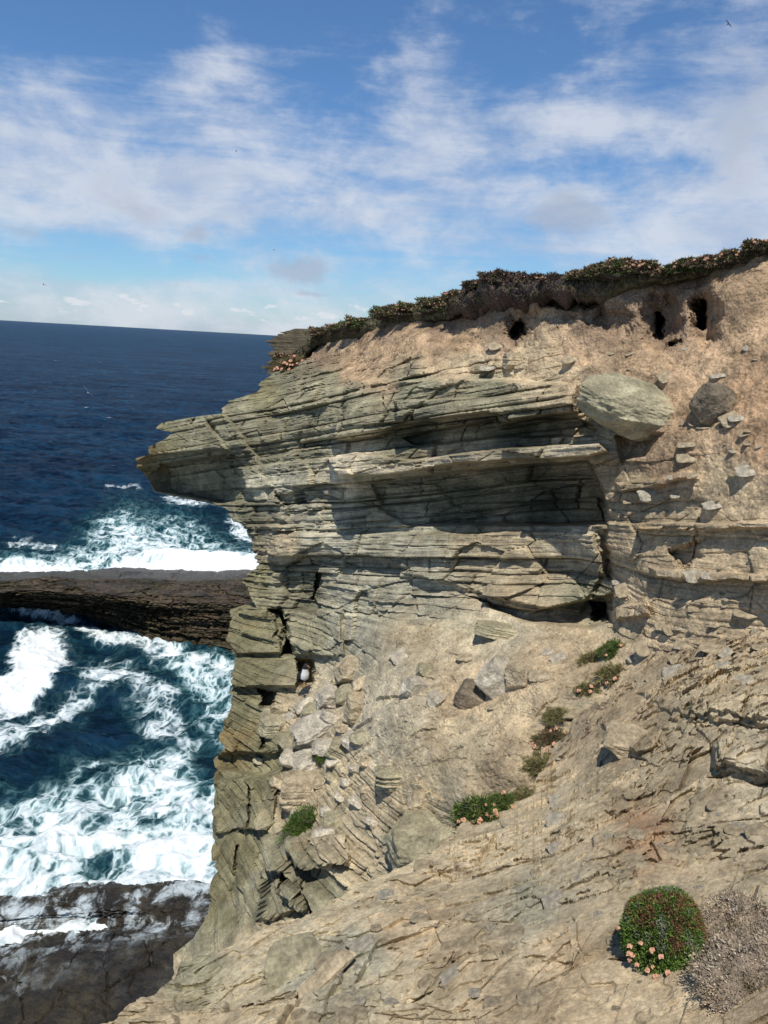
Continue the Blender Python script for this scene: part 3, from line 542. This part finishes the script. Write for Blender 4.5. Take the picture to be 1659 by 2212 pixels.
RK = [('rock_block', 'big square dark-fronted block lodged at the lip of the near gully', 'rock', 915, 1805, (.66, .55, .46), (8, -6, 28), 21, M_GREY, -.05, .05),
 ('rock', 'bluish white splintered rock, leftmost on the pale slab', 'rock', 893, 1490, (.27, .2, .25), (10, 25, 30), 22, M_PALE, .02, 0),
 ('rock', 'small pale grey rock tucked right of the splintered white one', 'rock', 938, 1512, (.17, .16, .16), (30, 5, 60), 23, M_PALE, .01, 0),
 ('rock', 'small angular grey rock perched above the splintered white one', 'rock', 915, 1450, (.18, .16, .14), (0, 20, 10), 24, M_GREY, .01, 0),
 ('rock', 'olive mossy rock in the middle of the pale slab', 'rock', 1018, 1505, (.30, .24, .24), (10, 12, -15), 25, M_DARK, .02, 0),
 ('rock', 'large pale wedge-shaped rock on the pale slab, right of the mossy one', 'rock', 1078, 1468, (.40, .3, .36), (10, 35, -10), 26, M_PALE, 0, 0),
 ('rock', 'dusty rounded rock at the right end of the group on the slab', 'rock', 1125, 1452, (.3, .26, .24), (0, 5, 50), 27, M_BUFF, -.03, 0),
 ('rock_slab', 'flat dark-edged slab lying along the top of the pale slope', 'rock', 1085, 1366, (.62, .25, .13), (0, 4, -8), 28, M_GREY, .02, .1),
 ('rock', 'layered grey rock at the foot of the pale slab', 'rock', 845, 1686, (.34, .22, .2), (0, 0, 10), 29, M_GREY, .02, .25),
 ('rock', 'whitish leaning block high in the gully beside the nesting gap', 'rock', 690, 1575, (.60, .4, .44), (15, -28, 15), 30, M_PALE, .0, .1),
 ('rock', 'pale square block below the nesting gap', 'rock', 715, 1510, (.42, .36, .32), (5, 10, 30), 31, M_PALE, .0, 0.1),
 ('rock', 'pale flat block in the gully with moss beneath it', 'rock', 668, 1652, (.42, .34, .16), (5, -8, 10), 32, M_PALE, .04, 0),
 ('rock', 'buff block wedged low in the gully', 'rock', 652, 1710, (.52, .36, .40), (5, 5, 12), 33, M_BUFF, .0, .1),
 ('rock', 'grey block wedged right of the moss in the gully', 'rock', 735, 1618, (.3, .26, .26), (15, 25, 0), 34, M_GREY, .0, .1),
 ('rock', 'small pale block at the top of the gully under the grey face', 'rock', 755, 1440, (.38, .3, .26), (8, 0, 35), 35, M_BUFF, -.03, 0),
 ('rock', 'small angular block standing at the right side of the gully', 'rock', 770, 1530, (.32, .3, .40), (8, 8, 20), 36, M_BUFF, -.02, .1),
 ('rock', 'pale fallen block low on the cliff beside the olive corner', 'rock', 590, 1560, (.40, .32, .24), (8, 0, 10), 37, M_GREY, .0, .1),
 ('rock_slab', 'flat grey lichened slab at the near edge of the foreground ledge', 'rock', 632, 2085, (.27, .22, .045), (24, -8, 30), 38, M_GREY, .01, .0),
 ('rock_slab', 'thin buff slab tilted against the grey one on the near ledge', 'rock', 700, 2112, (.26, .07, .03), (20, -22, 38), 39, M_BUFF, .02, .0),
 ('rock', 'rounded brown rock bulging from the right-hand slope', 'rock', 1358, 1592, (.32, .24, .13), (20, 6, -10), 40, M_BUFF, -.03, .0),
 ('rock', 'small block standing on the soil above the upper ledges', 'rock', 1103, 785, (.2, .18, .2), (0, 0, 20), 41, M_BUFF, .03, .1),
 ('rock', 'low pointed rock sunk in the slope right of the square block', 'rock', 905, 1732, (.22, .2, .18), (20, 20, 10), 42, M_BUFF, .0, .0)]
for nm, lb, ct, x_, y_, sz, rt, sd_, mt, lf, ly_ in RK: rock(nm, lb, ct, x_, y_, sz, rt, sd_, mt, lf, 9, sub=5, layered=ly_)
r = np.random.default_rng(11)
for i, (px_, py_) in enumerate([(625,1545),(715,1550),(740,1568),(620,1600),(700,1612),(760,1600),(600,1690),(715,1680),(760,1660),(655,1520),(775,1475),(780,1590),(700,1750),(770,1730),(735,1465),(675,1535),(640,1580),(725,1640),(690,1690),(745,1500),(640,1760),(730,1720),(790,1650),(560,1640),(800,1770),(700,1800),(605,1530),(660,1600),(745,1690),(630,1640),(790,1700),(720,1770)]):
    s_ = r.uniform(.12, .34)
    rock('wedged_rock', 'angular whitish rock wedged in the rubble of the left gully', 'rock', px_, py_, (s_, s_*.8, s_*r.uniform(.4, .8)), tuple(r.uniform(-30, 30, 3)), 300+i, [M_PALE, M_PALE, M_BUFF, M_GREY][i % 4], .0, 9, 'whitish rocks wedged in the left gully', 4)
chips = [rock('loose_stone', 'small loose stone chip lying on the pale rock slope', 'stone', 0, 0, (1, .8, .20), (0, 0, 0), 60+i, [M_BUFF, M_PALE, M_BUFF][i], 0, 7, 'loose stone chips on the slopes', 3, at=(0, 0, 0)) for i in range(3)]
r = np.random.default_rng(5); k = 0
zones = [(850, 1230, 1400, 1660, 25), (1330, 1650, 900, 1130, 35), (1150, 1640, 1720, 2180, 60), (620, 1150, 2000, 2200, 40), (1330, 1640, 1150, 1480, 60), (1000, 1640, 740, 820, 15), (820, 1100, 1850, 2000, 25)]
for x0, x1, y0, y1, n_ in zones:
    for i in range(n_):
        q = surf(r.uniform(x0, x1), r.uniform(y0, y1))
        if k < 3: c_ = chips[k]
        else: c_ = chips[k % 3].copy(); COL.objects.link(c_)
        k += 1; s_ = q[1]*(.005+.03*r.random()**2.5); c_.location = q[0]+np.array([0, 0, s_*.02]); c_.scale = (s_*1.2, s_, s_*r.uniform(.4, 1.0)); c_.rotation_euler = (r.uniform(.1, .6), r.uniform(-.5, .0), r.uniform(-.6, .6))

# ================================================================== TURF BANK
top = np.array([(600,775,13.2),(640,760,13.2),(680,724,13),(700,708,12.8),(770,698,12),(840,674,11),(900,666,10.3),(965,660,9.7),(982,636,9.4),(1040,614,8.9),(1080,594,8.6),(1150,598,8.2),(1240,592,7.8),(1300,590,7.5),(1390,586,7.2),(1430,590,7.1),(1530,568,6.8),(1600,550,6.6),(1659,520,6.4),(1850,400,6.0)], float)
bot = np.array([(595,795,13),(640,785,12.9),(685,748,12.9),(720,744,12.6),(780,732,11.8),(845,706,10.9),(905,694,10.2),(965,690,9.6),(990,682,9.2),(1040,688,8.8),(1085,680,8.5),(1170,666,8.1),(1240,658,7.7),(1300,642,7.4),(1390,614,7.1),(1430,606,7.0),(1530,582,6.7),(1600,562,6.5),(1659,532,6.3),(1850,412,5.9)], float)
NT_ = 1100; t = np.linspace(0, 1, NT_); kt = np.linspace(0, 1, len(top))
Tp = np.stack([np.interp(t, kt, top[:, i]) for i in range(3)], -1); Bp = np.stack([np.interp(t, kt, bot[:, i]) for i in range(3)], -1)
mid_ = sm(.38, .46, t)*(1-sm(.62, .72, t))
Bp[:, 1] += (12+12*mid_)*fbm(Bp[:, 0]/30, Bp[:, 0]*0, Bp[:, 0]*0, 4, .6); Tp[:, 1] += (8+4*mid_)*fbm(Tp[:, 0]/40, Tp[:, 0]*0+5, Tp[:, 0]*0, 4, .6)
Tw = pt(Tp[:, 0], Tp[:, 1], Tp[:, 2]); Bw = pt(Bp[:, 0], Bp[:, 1], Bp[:, 2])
bulge = (.12+.22*mid_)[:, None]
rows = [Bw+np.array([.1, .5, .0]), Bw+np.array([.05, .2, -.02])]
for q in np.linspace(0, 1, 60): rows.append(Bw+(Tw-Bw)*q+np.array([-.35, -.75, 0])*(.03+bulge*math.sin(math.pi*q)**.7))
bd = backdir(Tw, .10)
for q in (.12, .3, .6, 1.2, 2.5, 6): rows.append(Tw+bd*q)
G = np.array(rows); x, y, z = G[..., 0], G[..., 1], G[..., 2]
uu = x*.83-y*.55
f1, f2, c, _, _ = voro(uu/.22+.4*vnoise(uu*2, z*2, 3), z/.17+.4*vnoise(x*3, y*3, z*3), 31); g1, _, c2, _, _ = voro(uu/.09+.5*vnoise(uu*5, z*5, 3), z/.08, 33)
thin = (.4+.6*mid_)[None, :]
bump = thin*(.19*(1-f1)**1.2*(.4+.8*c)+.05*(1-g1)+.12*fbm(x*1.3, y*1.3, z*2, 3)-.12)+.03*fbm(x*12, y*12, z*12, 4, .6)-.02
rowf = np.ones(len(rows)); rowf[-5:] = (.8, .5, .3, .1, 0)
G = G+np.array([-.3, -.62, .5])*(bump*rowf[:, None])[..., None]
tc = np.ones(G.shape)*(np.array([.075, .055, .05])*mid_[None, :, None]+np.array([.09, .08, .045])*(1-mid_[None, :, None]))*(1+.7*fbm(x*5, y*5, z*5, 4, .6))[..., None]*(.6+.9*c[..., None])
o = np_mesh('turf', G, grid_faces(*G.shape[:2]), M_LEAF, {'Col': tc.reshape(-1, 3)}, smooth=False); tag(o, 'dark overhanging peaty turf along the cliff top', 'turf', kind='structure')
TG = G

def blades(base, nrmv, n_len, wdt, cols, r, spread=.6):
    n = len(base); d = nrmv+spread*r.normal(size=(n, 3)); d /= np.linalg.norm(d, axis=1)[:, None]
    sd_ = np.cross(d, r.normal(size=(n, 3))); sd_ /= np.linalg.norm(sd_, axis=1)[:, None]+1e-9
    L = n_len*r.uniform(.5, 1.2, (n, 1)); w_ = wdt*r.uniform(.6, 1.3, (n, 1))
    V = np.stack([base-sd_*w_, base+sd_*w_, base+d*L*.6+sd_*w_*.9, base+d*L, base+d*L*.6-sd_*w_*.9], 1).reshape(-1, 3)
    i = np.arange(n)[:, None]*5; Fc = np.concatenate([np.concatenate([i, i+1, i+2], 1), np.concatenate([i, i+2, i+4], 1), np.concatenate([i+4, i+2, i+3], 1)], 0)
    return V, Fc, np.repeat(cols, 5, 0)
def dome(rx, ry, rz, seed, amt, n=24):
    V = []
    for i in range(n//2+1):
        ph = math.pi/2-i*math.pi*.75/(n//2)
        for j in range(n): V.append((math.cos(ph)*math.cos(j*2*math.pi/n), math.cos(ph)*math.sin(j*2*math.pi/n), math.sin(ph)))
    V = np.array(V); V = V*(1+amt*fbm(V[:, 0]*2.5+seed, V[:, 1]*2.5, V[:, 2]*2.5, 3))[:, None]*np.array([rx, ry, rz])
    Fc = [(i*n+j, i*n+(j+1) % n, (i+1)*n+(j+1) % n, (i+1)*n+j) for i in range(n//2) for j in range(n)]
    return V, np.array([(a, b, c) for a, b, c, d in Fc]+[(a, c, d) for a, b, c, d in Fc])
def flower_mesh(seed, stem, mat):
    r = np.random.default_rng(seed); bm = bmesh.new(); bmesh.ops.create_icosphere(bm, subdivisions=2, radius=1)
    for v in bm.verts: v.co *= 1+.32*r.normal(); v.co.z = v.co.z*.75+stem
    bmesh.ops.create_cone(bm, segments=5, radius1=.09, radius2=.09, depth=stem, matrix=Matrix.Translation((0, 0, stem/2)))
    me = bpy.data.meshes.new('flower_head'); bm.to_mesh(me); bm.free(); me.materials.append(mat); return me
FM = [flower_mesh(i, 2.2, M_FLOWER) for i in range(3)]; FR = [flower_mesh(i+5, 2.2, M_RUST) for i in range(3)]
GREEN = [(.055, .10, .02), (.10, .16, .03), (.04, .08, .018), (.15, .18, .05)]
DULL = [(.08, .095, .035), (.12, .13, .05), (.15, .11, .07), (.19, .13, .085), (.09, .10, .04)]
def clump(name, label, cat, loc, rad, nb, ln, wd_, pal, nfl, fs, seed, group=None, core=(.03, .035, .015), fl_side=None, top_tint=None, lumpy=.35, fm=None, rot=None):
    r = np.random.default_rng(seed); root = empty(name, tuple(float(q) for q in loc)); tag(root, label, cat, group)
    if rot is not None: root.rotation_euler = rot
    d = r.normal(size=(nb, 3)); d /= np.linalg.norm(d, axis=1)[:, None]; d[:, 2] = np.where(d[:, 2] < -.35, -d[:, 2], d[:, 2])
    lump = 1+lumpy*fbm(d[:, 0]*2.5+seed, d[:, 1]*2.5, d[:, 2]*2.5, 3)
    R3 = np.array(rad); base = d*R3*lump[:, None]*r.uniform(.86, 1.0, (nb, 1))
    cid = (fbm(d[:, 0]*3, d[:, 1]*3+seed, d[:, 2]*3, 2)*2.4+r.normal(size=nb)*.8+len(pal)/2).astype(int).clip(0, len(pal)-1)
    cols = np.array(pal)[cid]*r.uniform(.6, 1.35, (nb, 1))
    if top_tint is not None:
        tn = fbm(d[:, 0]*3+9, d[:, 1]*3, d[:, 2]*3, 4, .6)
        k = (d[:, 2] > .25) & (tn > .0) & (r.random(nb) < .55); cols[k] = np.array(top_tint)*r.uniform(.6, 1.5, (k.sum(), 1))
        k = (d[:, 2] > .3) & (tn < -.2) & (r.random(nb) < .5); cols[k] = np.array((.24, .23, .19))*r.uniform(.6, 1.3, (k.sum(), 1))
    V, Fc, cl = blades(base, d, ln, wd_, cols, r)
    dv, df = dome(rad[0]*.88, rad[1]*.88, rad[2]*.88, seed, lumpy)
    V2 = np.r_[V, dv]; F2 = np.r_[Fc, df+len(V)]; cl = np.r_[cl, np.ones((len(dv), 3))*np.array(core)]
    np_mesh('foliage', V2, F2, M_LEAF, {'Col': cl}, parent=root)
    fm = fm or FM
    for i in range(nfl):
        q = r.normal(size=3); q[2] = abs(q[2])*.8; q[1] = -abs(q[1]) if r.random() < .7 else q[1]
        if fl_side is not None: q = q*.6+np.array(fl_side)
        q /= np.linalg.norm(q); f_ = link('flower_head', fm[i % 3], None, root)
        f_.location = q*R3*.97; dr = Vector(q*.7+np.array([0, 0, .5])); f_.rotation_euler = dr.to_track_quat('Z', 'Y').to_euler(); f_.scale = (fs*r.uniform(.7, 1.25),)*3
    return root
q = surf(1425, 2050)[0]
clump('cushion_plant', 'round green cushion of thrift with reddish top on the near ledge', 'plant', q+np.array([0, 0, .05]), (.125, .12, .155), 34000, .008, .0013, [(.08, .15, .024), (.13, .21, .038), (.06, .115, .02), (.17, .21, .06)], 14, .0065, 1, top_tint=(.19, .08, .05), fl_side=(-.9, -.6, -.35), lumpy=.12)
for i, (xx, yy, rd) in enumerate([(1530, 2050, .075), (1615, 2020, .12), (1640, 2120, .14)]):
    q = surf(xx, yy)[0]
    clump('dry_cushion_plant', ['dead grey cushion touching the green one', 'dead grey mat at the right edge, upper of the pair', 'broad dead grey mat at the right edge, lower of the pair'][i], 'plant',
          q-np.array([0, 0, .01]), (rd, rd, rd*[.45, .2, .2][i]), 11000, .008, .0018, [(.35, .30, .23), (.42, .36, .28), (.27, .21, .15), (.37, .29, .20), (.20, .18, .10)], 0, .01, 50+i, core=(.18, .14, .10), rot=(.5, -.3, 0), lumpy=.8)
SP = [(1030, 1770, .14, 1, 22, 'thrift plant thick with peach flowers at the lip of the gully'), (1080, 1742, .09, 1, 5, 'green thrift cushion just right of the peach-flowered one'), (1125, 1722, .07, 2, 0, 'low grassy tuft at the upper right end of the thrift row'),
      (1185, 1600, .12, 3, 12, 'dry thrift with brown-pink flowers beside the pale slab'), (1198, 1545, .08, 2, 0, 'straw-coloured dry tuft above the brown-pink thrift'), (1265, 1490, .08, 2, 3, 'upright straw tuft on the path of plants'),
      (1325, 1455, .11, 2, 4, 'bushy yellow-green tuft, right of the straw tuft'), (1270, 1425, .08, 2, 0, 'low green mat under the dark hole'), (1320, 1405, .10, 0, 3, 'low green mat with a few flowers near the dark hole'),
      (650, 1785, .18, 0, 0, 'bright green moss tuft on the lower gully ledge'), (700, 1632, .12, 0, 0, 'bright green moss tuft between the pale gully blocks'), (620, 778, .24, 3, 14, 'pinkish thrift mat on the point of the headland'), (1165, 1655, .11, 2, 0, 'dry grassy tuft hanging below the pale slab')]
PAL = {0: GREEN, 1: GREEN, 2: [(.24, .20, .09), (.15, .15, .05), (.32, .25, .13), (.12, .13, .04)], 3: [(.18, .12, .07), (.11, .10, .04), (.25, .15, .09), (.09, .10, .035)]}
for i, (xx, yy, rd, kd, nf, lb) in enumerate(SP):
    q, dd = surf(xx, yy); fs = .012 if dd < 7 else .025; kz = .6 if i < 2 else .22
    clump('thrift_plant' if nf else 'grass_tuft', lb, 'plant', q+np.array([0, 0, .01]), (rd*(.8 if i < 2 else 1), rd*.65, rd*kz), 2800, rd*.28, rd*.014, PAL[kd], nf, fs, 80+i, lumpy=1.2, rot=(.5, -.35, 0), core=(.05, .05, .025))
r = np.random.default_rng(9)
TC = [(612,768,.14),(700,714,.22),(735,705,.17),(775,700,.26),(850,674,.26),(885,668,.2),(945,660,.24),(988,638,.14),(1040,612,.15),(1095,600,.22),(1150,602,.13),(1200,602,.14),(1260,594,.15),(1300,588,.18),(1345,582,.21),(1385,578,.15),(1440,588,.10),(1490,578,.16),(1540,568,.15),(1590,556,.13),(1645,530,.12)]
for i, (xx, yy, rd) in enumerate(TC):
    dd = np.interp(xx, top[:, 0], top[:, 2]); q = pt(xx, yy+6, dd-.12)
    dk = i in (8, 9, 10, 11)
    pal = [(.12, .08, .06), (.17, .12, .09), (.09, .06, .05), (.07, .075, .03)] if dk else ((DULL+GREEN) if i in (3, 4, 5, 6, 14, 17) else DULL)
    ordn = ['first', 'second', 'third', 'fourth', 'fifth', 'sixth', 'seventh', 'eighth', 'ninth', 'tenth', 'eleventh', 'twelfth', 'thirteenth', 'fourteenth', 'fifteenth', 'sixteenth', 'seventeenth', 'eighteenth', 'nineteenth', 'twentieth', 'rightmost'][i]
    clump('thrift_clump', ordn+(' thrift clump from the left on the cliff-top turf' if i < 20 else ' thrift clump on the cliff-top turf'), 'plant', q, (rd*1.15, rd*.8, rd*r.uniform(.3, .5)), 4200, .035, .005, pal, 5 if dk else [30, 20, 36][i % 3], .012, 200+i, 'thrift clumps along the cliff top', core=(.05, .04, .03), lumpy=.9, fm=[FR[0], FR[1], FM[2]])
Gt = TG[10:62, ::2].reshape(-1, 3); Gt = Gt[r.permutation(len(Gt))[:12000]]; cols = np.array([(.10, .072, .06), (.13, .095, .075), (.085, .09, .038), (.15, .11, .08), (.085, .105, .035)])[r.integers(0, 5, len(Gt))]
V, Fc, cl = blades(Gt, np.tile([[-.2, -.4, .8]], (len(Gt), 1)), .038, .005, cols, r); tag(np_mesh('turf_grass', V, Fc, M_LEAF, {'Col': cl}), 'short dead grass covering the overhanging turf', 'grass', kind='stuff')

# ================================================================== BIRDS
def ring_loft(rings, segs=12):
    V = []; Fc = []
    for c, rx, rz, ax in rings:
        c = np.array(c, float); ax = np.array(ax, float); ax /= np.linalg.norm(ax); s1 = np.cross(ax, [0, 0, 1]) if abs(ax[2]) < .9 else np.cross(ax, [0, 1, 0]); s1 /= np.linalg.norm(s1); s2 = np.cross(s1, ax)
        for j in range(segs): a_ = j*2*math.pi/segs; V.append(c+s1*rx*math.cos(a_)+s2*rz*math.sin(a_))
    n = len(rings)
    for i in range(n-1):
        for j in range(segs): Fc.append((i*segs+j, i*segs+(j+1) % segs, (i+1)*segs+(j+1) % segs, (i+1)*segs+j))
    return [tuple(v) for v in V], Fc
def bird_mat(name, under, over, head):
    m, N = newmat(name); P = N.n('ShaderNodeTexCoord').outputs['Object']; sp = N.n('ShaderNodeSeparateXYZ', {0: P})
    f_ = N.mr(sp.outputs[0 if head == 'perch' else 2], -.01, .01); c = N.mix(f_, under, over)
    if head == 'perch': c = N.mix(N.mr(sp.outputs[2], .25, .27), c, over)
    N.out(c, .6); return m
M_GULL = bird_mat('gull_plumage', (.75, .75, .74), (.3, .32, .35), 'fly'); M_AUK = bird_mat('auk_plumage', (.7, .7, .68), (.02, .02, .022), 'perch'); M_DKB = bird_mat('dark_bird_plumage', (.08, .08, .08), (.03, .03, .03), 'fly')
def flying(label, px_, py_, dist, span, rz, bank, mat, up=.25):
    V, Fc = ring_loft([((0, -.42, 0), .005, .004, (0, 1, 0)), ((0, -.36, 0), .012, .012, (0, 1, 0)), ((0, -.32, .01), .04, .04, (0, 1, 0)), ((0, -.26, 0), .04, .04, (0, 1, 0)), ((0, -.15, 0), .075, .07, (0, 1, 0)), ((0, 0, 0), .085, .075, (0, 1, 0)), ((0, .18, 0), .05, .04, (0, 1, 0)), ((0, .28, 0), .06, .012, (0, 1, 0)), ((0, .38, 0), .07, .004, (0, 1, 0))])
    for sgn in (-1, 1):
        secs = [(0, -.12, .02, .26), (.25, -.16, .02+up*.5, .25), (.5, -.12, .02+up*.7, .20), (.78, .0, .02+up*.55, .12), (1.0, .14, .02+up*.35, .02)]
        b0 = len(V)
        for x_, y_, z_, ch in secs: V += [(sgn*x_, y_, z_), (sgn*x_, y_+ch*.4, z_+.02), (sgn*x_, y_+ch, z_), (sgn*x_, y_+ch*.4, z_-.012)]
        for i in range(len(secs)-1):
            for j in range(4): Fc.append((b0+i*4+j, b0+i*4+(j+1) % 4, b0+i*4+4+(j+1) % 4, b0+i*4+4+j))
    me = bpy.data.meshes.new('seabird'); me.from_pydata(V, [], Fc); o = link('seabird', me, mat); s_ = span/2; o.scale = (s_,)*3
    o.location = pt(px_, py_, dist); o.rotation_euler = (.1, bank, rz); return tag(o, label, 'bird', 'seabirds in flight')
flying('dark and white seabird flying high at the top right of the sky', 1573, 52, 60, .85, .3, .6, M_DKB)
flying('dark seabird gliding just above the sea horizon at left', 95, 615, 90, .8, -.5, .4, M_DKB)
flying('white seabird flying low over the open blue sea', 190, 848, 55, 1.0, .6, .9, M_GULL)
flying('pale distant seabird in the sky above the headland', 592, 540, 90, 1.0, 1.4, -.2, M_GULL)
flying('tiny pale seabird high in the middle of the sky', 510, 327, 120, .9, 1.8, .3, M_GULL)
dmin = min(surf(xq, yq)[1] for xq in (640, 655, 670) for yq in (1440, 1460, 1478))
q = pt(657, 1480, dmin-.12)
root = empty('seabird', tuple(q), math.radians(140)); root.scale = (.82,)*3; tag(root, 'black and white seabird standing in the dark gap of the cliff edge', 'bird')
V, Fc = ring_loft([((.10, 0, .02), .01, .01, (-.5, 0, 1)), ((.06, 0, .05), .05, .045, (-.5, 0, 1)), ((.02, 0, .12), .075, .075, (-.2, 0, 1)), ((0, 0, .19), .07, .068, (0, 0, 1)), ((-.005, 0, .25), .042, .042, (0, 0, 1)), ((-.02, 0, .29), .038, .042, (-.3, 0, 1)), ((-.03, 0, .325), .03, .034, (-.2, 0, 1)), ((-.03, 0, .345), .004, .004, (0, 0, 1))])
me = bpy.data.meshes.new('body'); me.from_pydata(V, [], Fc); link('body', me, M_AUK, root)
for p_ in me.polygons: p_.use_smooth = True
V, Fc = ring_loft([((-.055, 0, .31), .012, .016, (-1, 0, -.1)), ((-.08, 0, .307), .009, .013, (-1, 0, -.1)), ((-.11, 0, .298), .002, .003, (-1, 0, -.2))], 8); me = bpy.data.meshes.new('beak'); me.from_pydata(V, [], Fc); link('beak', me, flat_mat('beak', (.25, .1, .03)), root)
for sg in (-1, 1):
    V, Fc = ring_loft([((.02, sg*.06, .22), .02, .012, (.3, 0, -1)), ((.045, sg*.07, .15), .04, .012, (.3, 0, -1)), ((.09, sg*.055, .04), .012, .006, (.3, 0, -1))], 8); me = bpy.data.meshes.new('wing'); me.from_pydata(V, [], Fc); link('wing', me, flat_mat('wing_feathers', (.025, .024, .024)), root)
    V, Fc = ring_loft([((0, sg*.025, .06), .008, .008, (0, 0, -1)), ((0, sg*.025, .005), .007, .007, (0, 0, -1)), ((-.03, sg*.03, 0), .018, .003, (-1, 0, -.1)), ((-.05, sg*.03, 0), .02, .002, (-1, 0, 0))], 8); me = bpy.data.meshes.new('leg'); me.from_pydata(V, [], Fc); link('leg', me, flat_mat('leg_skin', (.3, .12, .04)), root)

# ================================================================== LIGHT AND SKY
sun_dir = Vector((-.04, -.42, .90)).normalized()
el = math.asin(sun_dir.z); az = math.atan2(sun_dir.x, sun_dir.y)
L = bpy.data.lights.new('sun', 'SUN'); L.energy = 4.6; L.angle = math.radians(.5); L.color = (1, .955, .88); lo = bpy.data.objects.new('sun', L); COL.objects.link(lo)
lo.rotation_euler = sun_dir.to_track_quat('Z', 'Y').to_euler(); lo.location = (0, 0, 60)
w = bpy.data.worlds.new('World'); scene.world = w; w.use_nodes = True; N = NT(w.node_tree)
sky = N.n('ShaderNodeTexSky', sky_type='NISHITA'); sky.sun_disc = False; sky.sun_elevation = el; sky.sun_rotation = az; sky.air_density = 1.0; sky.dust_density = .3; sky.ozone_density = 3.0
dirv = N.n('ShaderNodeTexCoord').outputs['Generated']; sp = N.n('ShaderNodeSeparateXYZ', {0: dirv}); zx = sp.outputs[2]
azn = N.m('ARCTAN2', sp.outputs[0], sp.outputs[1])
vec = N.n('ShaderNodeCombineXYZ', {0: azn, 1: zx, 2: 0.0}).outputs[0]
streak = N.noise(vec, 1.0, 11, .62, .6, mp=(3.0, 22, 1)); puff = N.noise(vec, 1.0, 12, .63, .25, mp=(7.0, 12, 1)); fine = N.noise(vec, 1.0, 8, .65, .3, mp=(16, 60, 1))
cr = N.n('ShaderNodeValToRGB', {0: N.m('MULTIPLY', zx, 2.2)}); e = cr.color_ramp; e.elements[0].position = 0; e.elements[0].color = (.70,)*3+(1,); e.elements[1].position = 1; e.elements[1].color = (.18,)*3+(1,)
for p_, v_ in ((.07, .60), (.13, .50), (.2, .50), (.3, .59), (.45, .58), (.58, .51), (.68, .34), (.82, .25)):
    q_ = e.elements.new(p_); q_.color = (v_, v_, v_, 1)
cov = cr.outputs[0]
def dirpx(x_, y_):
    d = ray(x_, y_); d = d/np.linalg.norm(d); return math.atan2(d[0], d[1]), d[2]
wpn = N.m('MULTIPLY', N.m('SUBTRACT', N.noise(vec, 1.0, 6, .6, mp=(18, 30, 1)), .5), .10); wpm = N.m('MULTIPLY', N.m('SUBTRACT', N.noise(vec, 1.0, 6, .6, mp=(21, 27, 3)), .5), .045)
azw = N.m('ADD', azn, wpn); zxw = N.m('ADD', zx, wpm)
def blob(x_, y_, rx, ry, amp):
    a0, z0 = dirpx(x_, y_); sa, sz = rx/F, ry/F
    d1 = N.m('DIVIDE', N.m('SUBTRACT', azw, a0), sa); d2 = N.m('DIVIDE', N.m('SUBTRACT', zxw, z0), sz)
    return N.m('MULTIPLY', N.m('EXPONENT', N.m('MULTIPLY', N.m('ADD', N.m('MULTIPLY', d1, d1), N.m('MULTIPLY', d2, d2)), -1.0)), amp)
for b in [(100,340,240,110,.24),(480,150,80,45,.22),(890,80,45,80,.12),(920,190,90,80,.16),(950,300,200,60,.15),(1610,250,110,190,.36),(1450,90,220,70,.16),(440,400,120,60,.24),(1300,270,330,40,.12),(1150,420,350,40,.15),(1400,530,300,40,.15),(700,460,200,30,.12),(180,560,220,30,-.10),(700,110,120,100,-.15),(1150,100,110,80,-.15),(150,90,250,90,-.15),(350,580,150,25,-.10),(800,540,120,30,-.1),(330,315,60,35,-.12),(1250,370,260,25,-.2),(500,630,300,25,.12)]:
    cov = N.m('ADD', cov, blob(*b))
ns = N.m('ADD', N.m('ADD', N.m('MULTIPLY', N.m('SUBTRACT', streak, .5), .95), N.m('MULTIPLY', N.m('SUBTRACT', puff, .5), 1.05)), N.m('MULTIPLY', N.m('SUBTRACT', fine, .5), .35))
cl = N.mr(N.m('ADD', ns, cov), .28, .90)
gray = blob(650,580,75,24,1.0)
for b in [(1220,465,80,44,1.05),(440,510,45,20,.75),(430,562,45,12,.6),(690,632,30,10,.6),(1600,240,80,150,.75),(900,460,60,25,.35),(250,400,80,50,.35),(330,470,60,30,.35),(170,550,60,12,.55),(60,500,70,16,.55)]: gray = N.m('ADD', gray, blob(*b))
gm = N.mr(N.m('ADD', gray, N.m('MULTIPLY', N.m('SUBTRACT', puff, .5), 2.0)), .25, .9)
skyc = N.mix(1.0, sky.outputs[0], (.70, .96, 1.20), 'MULTIPLY')
white = N.mix(N.mr(puff, .35, .65), (4.9, 5.6, 7.0), (6.9, 7.3, 8.1))
c = N.mix(N.m('MULTIPLY', cl, .85), skyc, white); c = N.mix(N.m('MULTIPLY', gm, .65), c, (4.0, 4.6, 5.8))
small = N.mr(N.noise(vec, 1.0, 7, .6, mp=(26, 62, 1)), .56, .62); band = N.m('MULTIPLY', N.mr(zx, .008, .02), N.mr(zx, .055, .038)); c = N.mix(N.m('MULTIPLY', N.m('MULTIPLY', small, band), .75), c, (7.6, 7.8, 8.3))
c = N.vscale(c, N.mr(zx, .45, .75, 1.0, .55))
bg = N.n('ShaderNodeBackground', {'Color': c, 'Strength': .1}); N.n('ShaderNodeOutputWorld', {'Surface': bg.outputs[0]})
scene.view_settings.view_transform = 'Standard'; scene.view_settings.look = 'None'; scene.view_settings.exposure = 0
